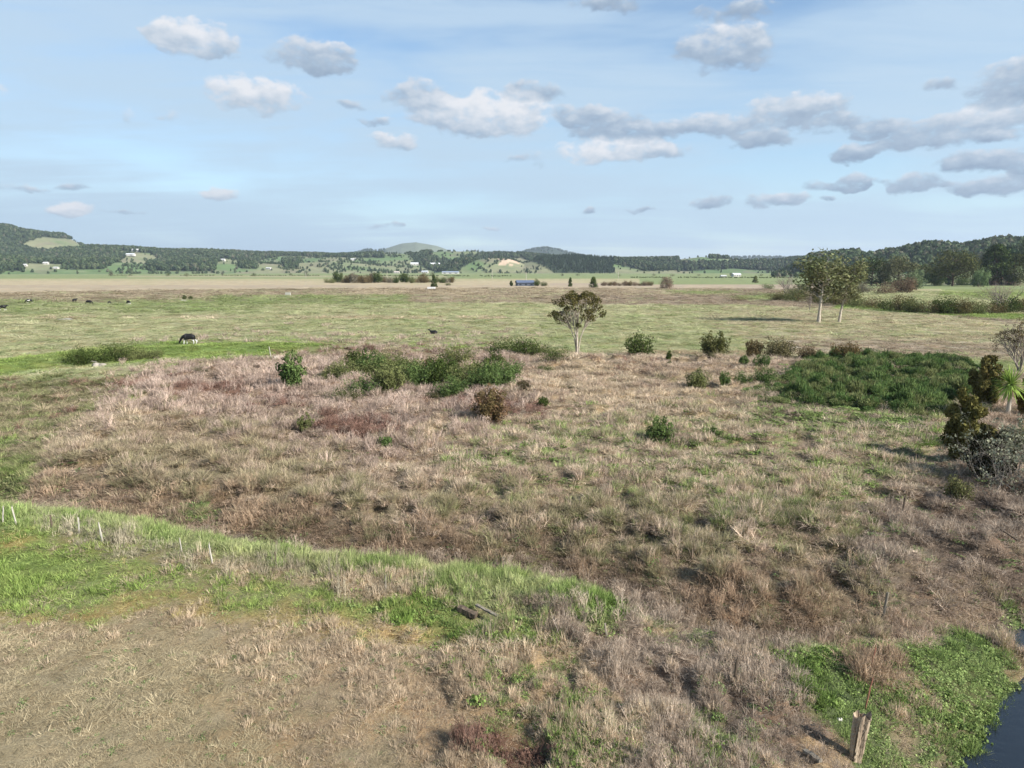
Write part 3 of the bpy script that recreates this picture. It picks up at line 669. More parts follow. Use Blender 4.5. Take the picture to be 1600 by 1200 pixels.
m, t, out = new_mat('hill_cover'); at = t.new('ShaderNodeAttribute'); at.attribute_name = 'gcol'; geo = t.new('ShaderNodeNewGeometry')
nn = t.noise(geo.outputs['Position'], 0.03, 6, 0.65); sc_ = t.new('ShaderNodeVectorMath', operation='SCALE'); t.l.new(at.outputs['Color'], sc_.inputs[0]); t.l.new(t.math('MULTIPLY_ADD', nn, 0.9, 0.55), sc_.inputs['Scale'])
principled(t, out, sc_.outputs[0], 0.95, 0.1, nn, 4.0, 0.5)
tag(link('hills', mesh_np('hills', np.stack([x, y, z], 1), f, m, [('gcol', 'FLOAT_COLOR', np.concatenate([hc, np.ones((len(hc), 1))], 1))], True)), 'green farmland hills and wooded ridges along the horizon', 'hills', kind='structure')

# far woodland on the hills: reads as one mass
def blob_tree(rs, n, w_, h_, cone=0.0, leaf=.22):
    co = []; fc = []; br = []
    for i in range(n):
        u = rs.rand(); zc_ = 0.12+0.86*u; rad = (math.sin(math.pi*min(1, (0.12+u*.86)))**0.6)*(1-cone)+cone*(1-u)
        a = rs.rand()*6.28; lump = 0.8+0.35*math.sin(3*a+7*u+rs.rand()); rr = rad*w_*0.5*lump*(0.75+0.3*rs.rand())
        p = Vector((rr*math.cos(a), rr*math.sin(a), zc_*h_)); nrm = Vector((math.cos(a), math.sin(a), 0.9*(u-.25)+rs.randn()*.35)).normalized()
        nrm = (nrm+Vector(rs.randn(3)*.4)).normalized(); t_ = nrm.orthogonal().normalized(); b_ = nrm.cross(t_); s = leaf*(0.6+.8*rs.rand()); k = len(co)
        for uu, vv in ((-1,-1),(1,-.7),(.8,1),(-.7,.8)): co.append(tuple(p+t_*uu*s*.5+b_*vv*s*.5))
        fc.append((k, k+1, k+2, k+3)); br += [rs.rand()]*4
    return co, fc, br
MWD = blade_mat('far_leaves', transl=0.12, vary=0.22)
rsw = np.random.RandomState(5)
WP = [proto('far_tree', blob_tree(rsw, 120, .9, 1.0, c), MWD) for c in (0, 0, .25, .75)]
X=[]; Y=[]
for r0, r1, spc in ((560,2000,8.5),(2000,4200,9.5),(4200,7900,20)):
    n = int(.5*(r1*r1-r0*r0)*R(94)/spc**2); r_ = np.sqrt(r0*r0+(r1*r1-r0*r0)*rsw.rand(n)); a_ = R(-45)+R(94)*rsw.rand(n); X.append(r_*np.sin(a_)); Y.append(r_*np.cos(a_))
X = np.concatenate(X); Y = np.concatenate(Y)
Z, lay = HH(X, Y); k = Z > -0.9; X, Y, Z, lay = X[k], Y[k], Z[k], lay[k]
fo = hillcover(X, Y, Z); px, py = proj(X, Y, Z)
nz = fbm(X, Y, 110, 81, 4)
stray = ((fbm(X, Y, 70, 85, 3) > .56) & (rsw.rand(len(X)) < .4)) | (rsw.rand(len(X)) < .03)
stray &= ~inside(px, py, OPENP[0]) & (px > -60)
thin = np.where(lay == 0, .25, 1.0)
k = (fo & (nz > .15) & (rsw.rand(len(X)) < thin*.95)) | (stray & (lay != 0))
# keep only what can be seen from the plain: the slope facing it and the crests
for nm_, msk in (('fore', None),):
    X, Y, Z, lay, px, fo = X[k], Y[k], Z[k], lay[k], px[k], fo[k]
RL = np.array([l[0]+0.30*l[2] for l in LAYERS])[lay]; k = np.hypot(X, Y) < RL; X, Y, Z, lay, px, fo = X[k], Y[k], Z[k], lay[k], px[k], fo[k]
n = len(X); pine = ((px > 800) & (px < 960) & (lay == 6)) | (rsw.rand(n) < .12)
idx = np.where(pine, 3, rsw.randint(0, 3, n)); hh = (9+7*rsw.rand(n))*np.where(fo, .9, .55)*np.where(lay == 0, 1.5, 1); ww = hh*np.where(pine, .55, .95)*(0.8+.4*rsw.rand(n))
cc = np.array([A3(74,90,58), A3(90,102,68), A3(108,108,84), A3(62,78,52)]); kk = rsw.choice(4, n, p=[.42,.28,.07,.23]); kk = np.where(pine, 3, kk)
kk = np.where((lay == 8) & (rsw.rand(n) < .12), 2, kk)
col = cc[kk]*(.82+.36*rsw.rand(n))[:, None]*np.where(lay == 8, 1.22, 1.0)[:, None]  # right ridge woods painted paler, haze put into their colour
scatter('far_woodland', WP, np.stack([X, Y, Z-.4], 1), np.stack([rsw.randn(n)*.05, rsw.randn(n)*.05, rsw.rand(n)*6.28], 1), np.stack([ww, ww, hh], 1), idx, col, MWD, 'dark woods and scattered trees covering the far hills', 'woodland')
print('woodland', n)
# ------------------------------------------------------------ plants as single things
def tube(co, fc, pts, rads, sides=6):
    k0 = len(co); n = len(pts)
    for i, (p, r_) in enumerate(zip(pts, rads)):
        d = (pts[min(i+1, n-1)]-pts[max(i-1, 0)]).normalized(); s = d.orthogonal().normalized(); u = d.cross(s)
        for j in range(sides):
            a = 2*math.pi*j/sides; co.append(tuple(p+s*math.cos(a)*r_+u*math.sin(a)*r_))
    for i in range(n-1):
        for j in range(sides):
            fc.append((k0+i*sides+j, k0+i*sides+(j+1) % sides, k0+(i+1)*sides+(j+1) % sides, k0+(i+1)*sides+j))
def branch(rs, co, fc, p, d, L, r_, lev, tips, wander=.18, split=3, spread=.7, up=.15, tipall=False):
    n = 5; pts = [p]; rads = [r_]; q = p.copy(); dd = d.copy()
    for i in range(n):
        dd = (dd+Vector(rs.randn(3))*wander*.5+Vector((0, 0, up*.3))).normalized(); q = q+dd*L/n; pts.append(q.copy()); rads.append(r_*(1-.55*(i+1)/n))
    tube(co, fc, pts, rads, 6 if lev > 0 else 4)
    if lev <= 0: tips.append(q); return
    for k in range(split):
        a = rs.rand()*6.28; s = dd.orthogonal().normalized(); s.rotate(Matrix.Rotation(a, 3, dd))
        nd = (dd+s*spread*(.6+.7*rs.rand())).normalized(); o_ = pts[n if k == 0 else n-1-int(rs.randint(0, 3))]
        branch(rs, co, fc, o_, nd, L*(.55+.3*rs.rand()), r_*.45, lev-1, tips, wander, split, spread, up)
def foliage(rs, centres, rad, n, leaf, c1, c2, elong=1.0, out_=.5, flat=.75, spikes=0.0):
    """leaf faces round each centre; each clump has its own leaf colour, as real clumps do"""
    co = np.zeros((0, 3)); cols = []; brs = []
    allc = []
    for c in centres:
        v = rs.randn(n, 3); v /= np.linalg.norm(v, axis=1)[:, None]; v *= (rad*(.35+.65*rs.rand(n)**.5)*(.8+.4*rs.rand()))[:, None]; v[:, 2] *= flat
        p = v+np.array(c)
        nrm = v/np.maximum(np.linalg.norm(v, axis=1), 1e-6)[:, None]*out_+rs.randn(n, 3)*.6; nrm /= np.linalg.norm(nrm, axis=1)[:, None]
        t_ = np.cross(nrm, rs.randn(n, 3)); t_ /= np.linalg.norm(t_, axis=1)[:, None]; b_ = np.cross(nrm, t_)
        s = leaf*(.6+.8*rs.rand(n))[:, None]
        q = np.stack([p-t_*s*.5*elong, p+b_*s*.5/elong**.5, p+t_*s*.5*elong, p-b_*s*.5/elong**.5], 1)
        allc.append(q.reshape(-1, 3)); k = rs.rand()*.6+.4*rs.rand(); cc = np.array(c1)*(1-k)+np.array(c2)*k
        cols.append(np.tile(cc*(.85+.3*rs.rand()), (4*n, 1))); brs.append(np.repeat(rs.rand(n), 4))
    co = np.concatenate(allc); cols = np.concatenate(cols); brs = np.concatenate(brs)
    f_ = np.arange(len(co)).reshape(-1, 4)
    return co, f_, np.concatenate([cols, np.ones((len(cols), 1))], 1), brs
MFO = blade_mat('leaf_clumps', transl=0.22, inst=False, vary=0.4)
M_PALE = simple_mat('pale_bark', S(200,190,172), S(128,114,98), 6, stretch=(1,1,.25)); M_DARKB = simple_mat('dark_bark', S(96,80,66), S(56,46,38), 6, stretch=(1,1,.3)); M_GREYB = simple_mat('grey_bark', S(166,154,142), S(104,92,84), 6, stretch=(1,1,.3))
def fol_obj(nm, data, parent, mat=None):
    me = mesh_np(nm, data[0], data[1], mat or MFO, [('col', 'FLOAT_COLOR', data[2]), ('br', 'FLOAT', data[3])]); return link(nm, me, parent)
def wood_obj(nm, co, fc, parent, mat):
    return link(nm, mesh_np(nm, np.array(co), np.array(fc), mat, None, True), parent)
def base_of(px, py, far=None):
    if far is None:
        p = G(px, py); 
        if py < 446:                       # far enough for the ground to be the plain itself
            x, y = P0(px, py); p = Vector((x, y, max(0, float(HH(np.array([x]), np.array([y]))[0][0]))))
        return p
    d = pxdir(px, 430); k = far/math.hypot(d.x, d.y); x, y = d.x*k, d.y*k; z = max(0.0, float(HH(np.array([x]), np.array([y]))[0][0])); return Vector((x, y, z))
def dep_of(p): return p.y*math.cos(PITCH)-(p.z-CAM_H)*math.sin(PITCH)
def tree(px, py, top, wpx, style, label, name='tree', cat='tree', group=None, seed=0, bottom=.35, far=None, cols=(S(70,84,44), S(104,112,60)), nleaf=60, lean=0.0):
    rs = np.random.RandomState(seed+int(px)); p = base_of(px, py, far); dep = dep_of(p); x1, y1 = proj(p.x, p.y, p.z); Hh = (float(y1)-top)*dep/FPX/math.cos(PITCH); Wd = wpx*dep/FPX
    t = empty(name, p, rs.rand()*.3, label, cat, group); co = []; fc = []; tips = []
    if style == 'vase':                                  # several pale stems fanning from the foot
        for k in range(7):
            a = 6.28*k/7+rs.rand()*.5; r0 = Vector((math.cos(a)*.12, math.sin(a)*.12, 0)); tgt = Vector((math.cos(a)*Wd*.30*(.4+.7*rs.rand()), math.sin(a)*Wd*.28*(.4+.7*rs.rand()), Hh*.62))
            mid = r0.lerp(tgt, .45)*1.0; mid.x *= .55; mid.y *= .55; pts = [r0-Vector((0,0,.2)), mid*.5, mid, tgt*.8+mid*.2, tgt]; tube(co, fc, pts, [Hh*.014, Hh*.011, Hh*.009, Hh*.006, Hh*.004])
            for q in range(4): branch(rs, co, fc, pts[3+(q > 0)], Vector((math.cos(a)*.7+rs.randn()*.5, math.sin(a)*.7+rs.randn()*.5, .8)).normalized(), Hh*.18, Hh*.005, 1, tips, split=3, spread=.6, up=.05)
        tips = []; ends = [Vector((math.cos(6.28*k/7)*Wd*.2, math.sin(6.28*k/7)*Wd*.2, Hh*.55)) for k in range(7)]
        for k in range(64):
            u = .50+.47*rs.rand()**.8; a = rs.rand()*6.28; prof_ = math.sin(math.pi*min(1, .30+.62*(u-.5)/.5))**.8; rr = Wd*.60*prof_*math.sqrt(.15+.85*rs.rand()); q = Vector((rr*math.cos(a), rr*math.sin(a), Hh*u))
            e_ = min(ends, key=lambda z_: (z_-q).length)*(.75+.25*rs.rand()); tube(co, fc, [e_, e_.lerp(q, .5)+Vector((0, 0, -.02*Hh)), q], [Hh*.005, Hh*.004, Hh*.002], 4); tips.append(q)
        mat = M_PALE
    elif style == 'gum':
        top_ = Vector((lean*Hh, 0, Hh*.8)); pts = [Vector((0, 0, -.3)), Vector((lean*Hh*.15, .05, Hh*.2)), Vector((lean*Hh*.45, 0, Hh*.45)), top_*.8, top_]; tube(co, fc, pts, [Hh*.024, Hh*.016, Hh*.013, Hh*.008, Hh*.004], 8)
        for k in range(20):
            u = .34+.62*rs.rand(); o_ = Vector((lean*Hh*u, 0, Hh*u)); a = rs.rand()*6.28; branch(rs, co, fc, o_, Vector((math.cos(a), math.sin(a), .9)).normalized(), Wd*.26, Hh*.008, 1, tips, split=3, spread=.8, up=.1)
        mat = M_PALE
    elif style == 'bare':
        for k in range(5): branch(rs, co, fc, Vector((rs.randn()*.1, rs.randn()*.1, -.1)), Vector((rs.randn()*.45, rs.randn()*.45, 1)).normalized(), Hh*.42, Hh*.02, 3, tips, split=4, spread=.7, up=.12)
        mat = M_GREYB
    else:                                                # round, cone, spread
        tube(co, fc, [Vector((0, 0, -.3)), Vector((.05*Hh*rs.randn()*.3, 0, Hh*.35)), Vector((0, 0, Hh*.8))], [Hh*.03, Hh*.022, Hh*.008], 8)
        for k in range(60):
            u = bottom+(.95-bottom)*rs.rand(); a = rs.rand()*6.28
            if style == 'cone': rr = Wd*.5*(1-(u-bottom)/(1.02-bottom))**.75
            elif style == 'spread': rr = Wd*.5*(.35+.65*math.sin(math.pi*min(1, .25+.75*(u-bottom)/(1-bottom))))
            else: rr = Wd*.5*math.sin(math.pi*min(1, .18+.80*(u-bottom)/(1-bottom)))**.6
            rr *= .55+.45*rs.rand(); q = Vector((rr*math.cos(a), rr*math.sin(a), Hh*u)); o_ = Vector((0, 0, max(bottom*.6, u-.2)*Hh)); tube(co, fc, [o_, o_.lerp(q, .6)+Vector((0, 0, .02*Hh)), q], [Hh*.01, Hh*.006, Hh*.003], 4)
            tips.append(q)
        tips += [Vector((0, 0, Hh*.95))]; mat = M_DARKB
    wood_obj('trunk', co, fc, t, mat)
    if style == 'vase':
        zt = max(q.z for q in tips); sc_ = (Hh*.93)/zt; 
        cts = [Vector((q.x*1.0, q.y, q.z)) for q in tips]; f_ = foliage(rs, cts, Hh*.068, nleaf, Hh*.020, *cols, flat=.75)
    elif style == 'gum': f_ = foliage(rs, tips, Wd*.15, nleaf, Hh*.026, *cols, elong=1.6, flat=1.3)
    elif style == 'bare': f_ = foliage(rs, tips[::3], Hh*.05, max(3, nleaf//8), Hh*.014, *cols)
    else: f_ = foliage(rs, tips, Wd*.185, nleaf, Hh*.040, *cols, flat=.85, out_=1.5)
    zm = np.percentile(f_[0][:, 2], 99.6) if style != 'bare' or nleaf > 8 else max(q.z for q in tips); xm = np.percentile(np.abs(f_[0][:, 0]), 98) if len(f_[0]) else Wd/2
    sx = float(np.clip(Wd*.5/xm, .5, 1.7)); t.scale = (sx, sx, float(np.clip(Hh/zm, .5, 1.8)))
    fol_obj('crown', f_, t); return t
def shrub(px, py, wpx, hpx, cols, label, name='shrub', cat='shrub', group=None, style='up', seed=0, dens=1.0, far=None):
    rs = np.random.RandomState(seed+int(px)*3+int(py)); p = base_of(px, py, far); dep = dep_of(p); Wd = wpx*dep/FPX*1.08; Hh = hpx*dep/FPX*1.12
    t = empty(name, p-Vector((0, 0, .05)), rs.rand()*6.28, label, cat, group); co = []; fc = []; n = int(26+14*rs.rand()); cts = []
    for k in range(n):
        a = rs.rand()*6.28; rr = Wd*.5*math.sqrt(rs.rand())*.9; hh = Hh*(.45+.55*rs.rand())*(1-.45*(2*rr/Wd)**2)
        foot = Vector((rr*.35*math.cos(a), rr*.35*math.sin(a), 0)); tip = Vector((rr*math.cos(a), rr*math.sin(a), hh)); mid = foot.lerp(tip, .5)+Vector((math.cos(a), math.sin(a), 0))*Wd*.03
        tube(co, fc, [foot, mid, tip], [.02+.004*Hh, .014, .005], 4)
        for u in ((.12, .4, .7, 1.06) if style == 'up' else (.45, .9)): cts.append(foot.lerp(tip, u)+Vector(rs.randn(3))*Wd*.04)
    wood_obj('stems', co, fc, t, M_DARKB)
    if style == 'up': f_ = foliage(rs, cts, Wd*.105, int(38*dens), max(.05, Hh*.05), *cols, elong=2.0, flat=1.3, out_=.8)
    else: f_ = foliage(rs, cts, Wd*.17, int(44*dens), max(.06, Hh*.055), *cols, flat=.9, out_=1.0)
    k = f_[0][:, 2] < .02; f_[0][k, 2] = .02+.05*rs.rand(k.sum())
    t.scale[2] = float(np.clip(Hh/np.percentile(f_[0][:, 2], 98), .6, 1.6))
    fol_obj('foliage', f_, t); return t

OL = (S(92,100,60), S(120,122,78)); DK = (S(52,66,34), S(88,100,52)); GR = (S(74,94,52), S(104,120,70)); BRN = (S(112,98,66), S(96,84,60)); GY = (S(132,124,106), S(108,104,84))
BR2 = (S(108,90,74), S(130,112,90))
# the big trees
tree(902,556,457,86,'vase','lone vase shaped tree with pale fanning stems in mid field',name='kanuka_tree',seed=4,cols=(S(70,74,42),S(106,96,58)),nleaf=96)
tree(1279,504,396,76,'gum','taller left one of two pale trunked trees in the right field',name='gum_tree',seed=1,cols=(S(98,106,70),S(128,126,90)),nleaf=50,lean=.03)
tree(1311,503,405,62,'gum','shorter right one of two pale trunked trees, leaning slightly right',name='gum_tree',seed=8,cols=(S(102,108,72),S(130,126,90)),nleaf=50,lean=.12)
tree(1265,484,452,10,'bare','thin pale dead trunk leaning behind the two tall field trees',name='dead_tree',seed=2,nleaf=0)
tree(1594,580,496,60,'bare','half bare dark tree rising at the right edge above the cabbage tree',name='ragged_tree',seed=5,cols=(S(70,64,42),S(100,84,54)),nleaf=330)
RT = [(1362,446,404,52,'round','broad dark evergreen nearest the tall pale trees',DK,.08),(1402,447,402,50,'round','grey olive loose crowned tree beside the broad dark evergreen',(S(92,96,66),S(124,120,88)),.06),
 (1440,441,413,32,'round','small dark round tree between the grey olive tree and spreading pine',(S(66,78,42),S(98,100,52)),.12),(1488,447,392,72,'spread','big spreading dark pine with visible pale trunk at the right',(S(72,78,48),S(104,104,64)),.32),
 (1553,446,384,56,'cone','tall pointed dark conifer near the right edge',(S(54,70,38),S(80,92,48)),.05),(1582,446,398,48,'round','bushy olive dark tree at the foot of the pointed conifer',(S(66,76,42),S(92,94,54)),.05),
 (1608,440,372,64,'cone','dark conifer cut off by the right edge of the view',(S(58,70,38),S(84,90,50)),.05),(1330,444,416,30,'round','olive tree half hidden behind the right pale trunked tree',OL,.1),
 (1422,430,402,14,'cone','slim grey green poplar on the wooded slope',GY,.1),(1350,428,408,20,'round','dark bushy tree at the edge of the hillside wood',DK,.1)]
for i, (a, b, c_, d_, st, lb, cl, bt) in enumerate(RT):
    cl = tuple(tuple(c*(.72 if cl is DK else .85) for c in q) for q in cl)
    tree(a, b, c_, d_, st, lb, seed=20+i, bottom=bt, cols=cl, nleaf=70, name='evergreen_tree', group='trees along the right hillside')
tree(1570,486,436,56,'bare','pinkish bare twiggy tree above the hedge near the right edge',name='bare_tree',seed=3,nleaf=40,cols=(S(172,130,124),S(146,116,104)))
tree(1228,462,428,44,'bare','grey bare twiggy tree left of the tall pale trees',name='bare_tree',seed=6,nleaf=30,cols=(S(140,122,110),S(120,108,92)))
tree(678,450,430,10,'cone','small pointed dark tree beside a white box on the plain',seed=7,bottom=.02,cols=DK,name='small_tree'); tree(927,450,433,13,'cone','dark conical bush tree on the plain right of the blue shed',seed=9,bottom=.02,cols=DK,name='small_tree')
tree(1041,452,433,20,'round','pinkish grey round tree standing alone on the plain',seed=10,bottom=.1,cols=(S(150,130,112),S(128,114,94)),name='small_tree'); tree(891,448,434,6,'cone','thin little dark tree left of the conical bush tree',seed=9,bottom=.05,cols=DK,name='small_tree')
tree(1180,442,431,8,'cone','tiny lone sapling in the green strip before the right hills',seed=12,bottom=.05,cols=OL,name='small_tree'); tree(1254,462,444,24,'round','dense dark bush touching the left side of the tall pale tree',seed=13,bottom=.03,cols=DK,name='small_tree')

# shrubs: px, base y, width, height, colours, style, words that single it out
SH = [(455,608,38,46,GR,'up','green upright shrub standing alone left of the thicket'),(545,592,44,34,OL,'up','olive shrub at the upper left end of the thicket'),(600,576,50,32,OL,'up','tall olive shrub at the back of the thicket'),
 (575,614,48,34,GR,'up','green shrub on the front left of the thicket'),(538,623,46,24,DK,'round','low dark shrub at the front left tip of the thicket'),(612,610,50,50,OL,'up','large olive shrub in the left middle of the thicket'),
 (645,602,46,44,OL,'up','olive shrub just left of the thicket centre'),(690,604,46,50,DK,'up','dark tall shrub at the thicket centre'),(706,618,38,36,GR,'up','bright green shrub at the front centre of the thicket'),
 (730,604,52,44,OL,'up','wide olive shrub right of the thicket centre'),(764,606,46,42,GR,'up','green shrub near the right end of the thicket'),(790,606,34,38,GR,'up','green shrub closing the right end of the thicket'),
 (716,568,40,30,OL,'up','feathery shrub behind the thicket by the green bank'),(773,572,22,28,DK,'up','narrow dark shrub behind the right end of the thicket'),(556,570,36,20,BRN,'up','brownish shrub behind the left end of the thicket'),
 (505,596,26,18,OL,'round','small round olive shrub between the lone shrub and the thicket'),(672,578,34,22,BRN,'up','brownish shrub low behind the thicket centre'),
 (790,558,40,32,DK,'round','dark round shrub, left of the three by the lone tree'),(818,560,44,34,DK,'round','dark round shrub, middle of the three by the lone tree'),(842,556,28,22,OL,'up','thin topped shrub between the dark round ones and the lone tree'),
 (866,570,40,28,DK,'round','dark shrub at the left foot of the lone tree'),(852,580,22,12,DK,'round','low dark bush in front of the shrub by the lone tree'),(997,557,46,30,DK,'round','dark dome shaped shrub right of the lone tree'),
 (1115,560,42,32,(S(74,80,46),S(102,100,60)),'up','fan shaped dark shrub midway along the field edge'),(1176,561,26,24,BRN,'up','thin brownish shrub left of the grey dome shrub'),(1217,562,48,28,(S(92,88,60),S(112,104,74)),'round','grey olive dome shrub at the back of the gorse'),
 (1262,562,36,19,(S(100,88,66),S(116,100,74)),'round','low brownish shrub between dome shrub and gorse'),(1325,563,42,22,(S(98,84,56),S(120,102,66)),'up','brown shrub behind the gorse thicket'),(1044,566,9,15,DK,'round','tiny dark bush, upper of two in the pale grass'),
 (1045,576,9,10,DK,'round','tiny dark bush, lower of two in the pale grass'),(1162,574,14,16,GR,'round','small green bush, left of the pair before the dome shrub'),(1190,578,24,18,GR,'up','small green bush, right of the pair before the dome shrub'),
 (1090,605,40,26,OL,'up','straggly olive bush with bare grey stems in pale grass'),(1131,604,18,18,GR,'up','little green bush right of the straggly one'),(1160,602,36,18,GR,'up','spreading green bush near the left gorse edge'),
 (1195,602,40,22,GR,'up','green bush touching the left gorse edge'),(820,608,18,18,(S(84,66,50),S(70,74,46)),'round','small dark brown bush right of the thicket'),(849,633,16,12,DK,'round','small dark green bush in the pinkish grass'),
 (766,662,56,42,(S(98,92,56),S(110,84,66)),'up','olive and brown shrub in front of the thicket'),(682,626,26,16,(S(84,76,56),S(76,86,50)),'up','low straggly bush just below the thicket'),(600,702,22,18,GR,'round','small bright bush beside the dark red patch'),
 (479,678,22,26,OL,'up','spindly olive bush in the left dry grass'),(1030,694,38,34,GR,'up','young spiky green bush in the middle grass'),(1118,687,18,18,GR,'round','small dense green bush right of the young spiky one'),
 (1495,782,38,32,(S(98,102,66),S(116,112,74)),'round','grey green round bush below the big right shrubs'),(130,562,44,28,DK,'up','dark shrub at the left end of the far bank row'),(165,560,48,30,DK,'up','dark shrub second from left on the far bank'),
 (200,557,48,28,OL,'up','olive shrub third along the far bank'),(232,551,40,20,OL,'up','low olive shrub at the right end of the far bank row'),(70,478,6,3,DK,'round','tiny dark bush between the far cows'),
 (1506,712,54,82,(S(92,90,50),S(118,110,66)),'up','golden olive feathery shrub left of the grey twiggy bush'),(1538,640,44,58,(S(92,88,50),S(118,108,66)),'up','golden olive shrub behind the cabbage tree trunk'),(1604,650,30,52,(S(104,92,50),S(122,108,66)),'up','olive shrub cut by the right edge beside the cabbage tree'),
 (1488,700,30,34,DK,'up','dark straggling shrub at the left foot of the golden one'),(1546,742,58,64,(S(48,50,32),S(70,66,44)),'round','very dark dense bush in front of the grey twigs'),(1597,708,60,40,(S(84,88,62),S(110,108,84)),'up','grey green shrub behind the twiggy bush at the right edge'),
 (288,468,8,6,DK,'round','left one of two tiny bushes by the white stones'),(298,468,7,5,DK,'round','right one of two tiny bushes by the white stones')]
for i, (a, b, c_, d_, cl, st, lb) in enumerate(SH):
    big = c_*d_ > 2500
    if (500 < a < 880 or a < 260) and b < 630: c_, d_ = c_*1.38, d_*.74
    shrub(a, b, c_, d_, cl, lb, group='shrubs in the rough grass', style=st, seed=i, dens=2.4 if big else 1.0)
rs = np.random.RandomState(33)
for i in range(16):
    a = 530+270*(i+rs.rand()*.8)/16; shrub(a, 588+24*rs.rand()-6*abs(a-700)/100, 40+26*rs.rand(), 20+12*rs.rand(), [OL, DK, OL, GR][i % 4], 'low olive shrub merged into the dense thicket left of the lone tree', group='low shrubs filling the thicket', seed=500+i)
# hedge line and scrub on the right of the field
HD = [(1215+i*23.5+((i*37) % 9), 476-6*math.cos(i*.3)+i*.75) for i in range(17)]
for i, (a, b) in enumerate(HD): shrub(a, b, 36+(i*7) % 9, 13+(i*5) % 7+(3 if i > 6 else 0), [(S(86,82,50),S(116,104,70)), DK, BRN, OL][(i*3) % 4], 'rounded shrub in the dense hedge line beyond the right field', name='hedge_shrub', group='hedge line beyond the field', seed=i*5, style='round')
SC = [(1245,468,36,18,GY,'pale grey rounded bush left of the tall pale trees'),(1384,460,34,16,BR2,'reddish bush above the left part of the hedge'),(1350,458,30,14,GY,'grey bush behind the hedge near the pale trees'),(1412,458,30,20,BR2,'red brown bush left of the bright green field'),
 (1430,452,28,24,(S(100,114,80),S(122,134,100)),'silvery green bush at the left corner of the bright field'),(1464,446,26,18,GR,'green bush under the spreading pine, left side'),(1505,446,30,14,GR,'green bush under the spreading pine, right side'),(1532,448,24,22,(S(98,118,76),S(122,138,94)),'pale green bush between pine and conifer'),
 (1312,462,30,12,OL,'olive bush right behind the tall pale trunks'),(1475,436,24,16,GY,'grey twiggy bush at the pine trunk foot'),(1200,452,24,8,GR,'low green bush in the rushy strip'),(1155,470,46,8,BRN,'long low brown bush in the rushy strip'),(1330,474,60,8,GR,'low bright green growth in front of the hedge')]
for i, (a, b, c_, d_, cl, lb) in enumerate(SC): shrub(a, b, c_, d_, cl, lb, seed=90+i, style='round')
rs = np.random.RandomState(9)
for i in range(26):
    a = 512+i*7.6+rs.rand()*4; shrub(a, 441+rs.rand()*1.5, 11+rs.rand()*9, (5+9*rs.rand())*(1.0 if i < 20 else .6), [DK, OL, BRN, GY][rs.randint(4)], 'small scrub bush in the distant row across the plain, left of the blue shed', name='scrub_bush', group='distant scrub row', seed=200+i, style='round')
for i in range(10):
    a = 944+i*8.0; shrub(a, 446.5, 11, 4+3*rs.rand(), [BR2, BRN][i % 2], 'low reddish bush in the short row right of the conical bush tree', name='scrub_bush', group='reddish scrub row', seed=300+i, style='round')
for a, b, c_, d_, lb in ((838,447,12,9,'dark bush just right of the blue shed'),(850,447,12,6,'smaller dark bush right of the blue shed'),(799,447,5,7,'tiny brown bush left of the blue shed'),(700,446,12,4,'flat dark bush right of the little pointed tree')): shrub(a, b, c_, d_, DK, lb, seed=int(a), style='round', name='scrub_bush')
# line of trees where the plain meets the hills
for i in range(30):
    a = 150+i*47+rs.rand()*26
    if 690 < a < 820 or a > 1330: continue
    tree(a, 430.5+rs.rand()*1.5, 430-1.5-3.5*rs.rand(), 4+6*rs.rand(), 'round', 'tree in the line where the plain meets the far hills', name='distant_tree', group='trees at the far edge of the plain', seed=400+i, bottom=.05, cols=[DK, DK, OL, (S(92,96,74), S(108,108,88))][rs.randint(4)], nleaf=22)

# long low hedges across the far plain
def hedge(a, b, y, hpx, cols, label, seed):
    rs = np.random.RandomState(seed); p, q = base_of(a, y), base_of(b, y+.6); n = int((q-p).length/2.2); dep = dep_of(p); Hh = hpx*dep/FPX; co = []; fc = []; cts = []
    t = empty('field_hedge', p, 0, label, 'hedge', 'hedges across the far plain')
    for i in range(n):
        c = (q-p)*((i+rs.rand())/n)+Vector((0, rs.randn()*.8, 0))
        if vnoise(np.array([i*.08]), np.array([seed*3.3]))[0] < .22: continue
        h_ = Hh*(.4+.8*rs.rand()); cts.append(c+Vector((0, 0, h_*.55)))
    fol_obj('foliage', foliage(rs, cts, max(1.2, Hh*.5), 22, .8, *cols, out_=1.0), t)
hedge(540, 800, 431.5, 2.2, DK, 'dark hedge below the green hill and farm sheds', 1)
hedge(985, 1255, 434, 2.0, DK, 'dark hedge below the houses at right of centre', 2)
hedge(170, 500, 430.5, 1.6, OL, 'low hedge at the foot of the left wooded ridge', 3)
# grey twiggy bush
def twiggy(px, py, wpx, hpx, label, seed):
    rs = np.random.RandomState(seed); p = G(px, py); dep = dep_of(p); Wd = wpx*dep/FPX; Hh = hpx*dep/FPX; t = empty('twiggy_bush', p, 0, label, 'bush'); co = []; fc = []; tips = []
    for k in range(44): branch(rs, co, fc, Vector((rs.randn()*.16*Wd, rs.randn()*.16*Wd, 0)), Vector((rs.randn()*.5, rs.randn()*.5, .8)).normalized(), Hh*.6, .022, 2, tips, wander=.35, split=3, spread=.8, up=0)
    wood_obj('branches', co, fc, t, simple_mat('bleached_twigs', S(152,144,132), S(100,92,82), 4)); fol_obj('foliage', foliage(rs, tips[::2], .25, 14, .09, (S(110,112,88)), (S(150,150,128))), t)
twiggy(1580,756,112,84,'grey twiggy bush at the right edge below the cabbage tree',4)

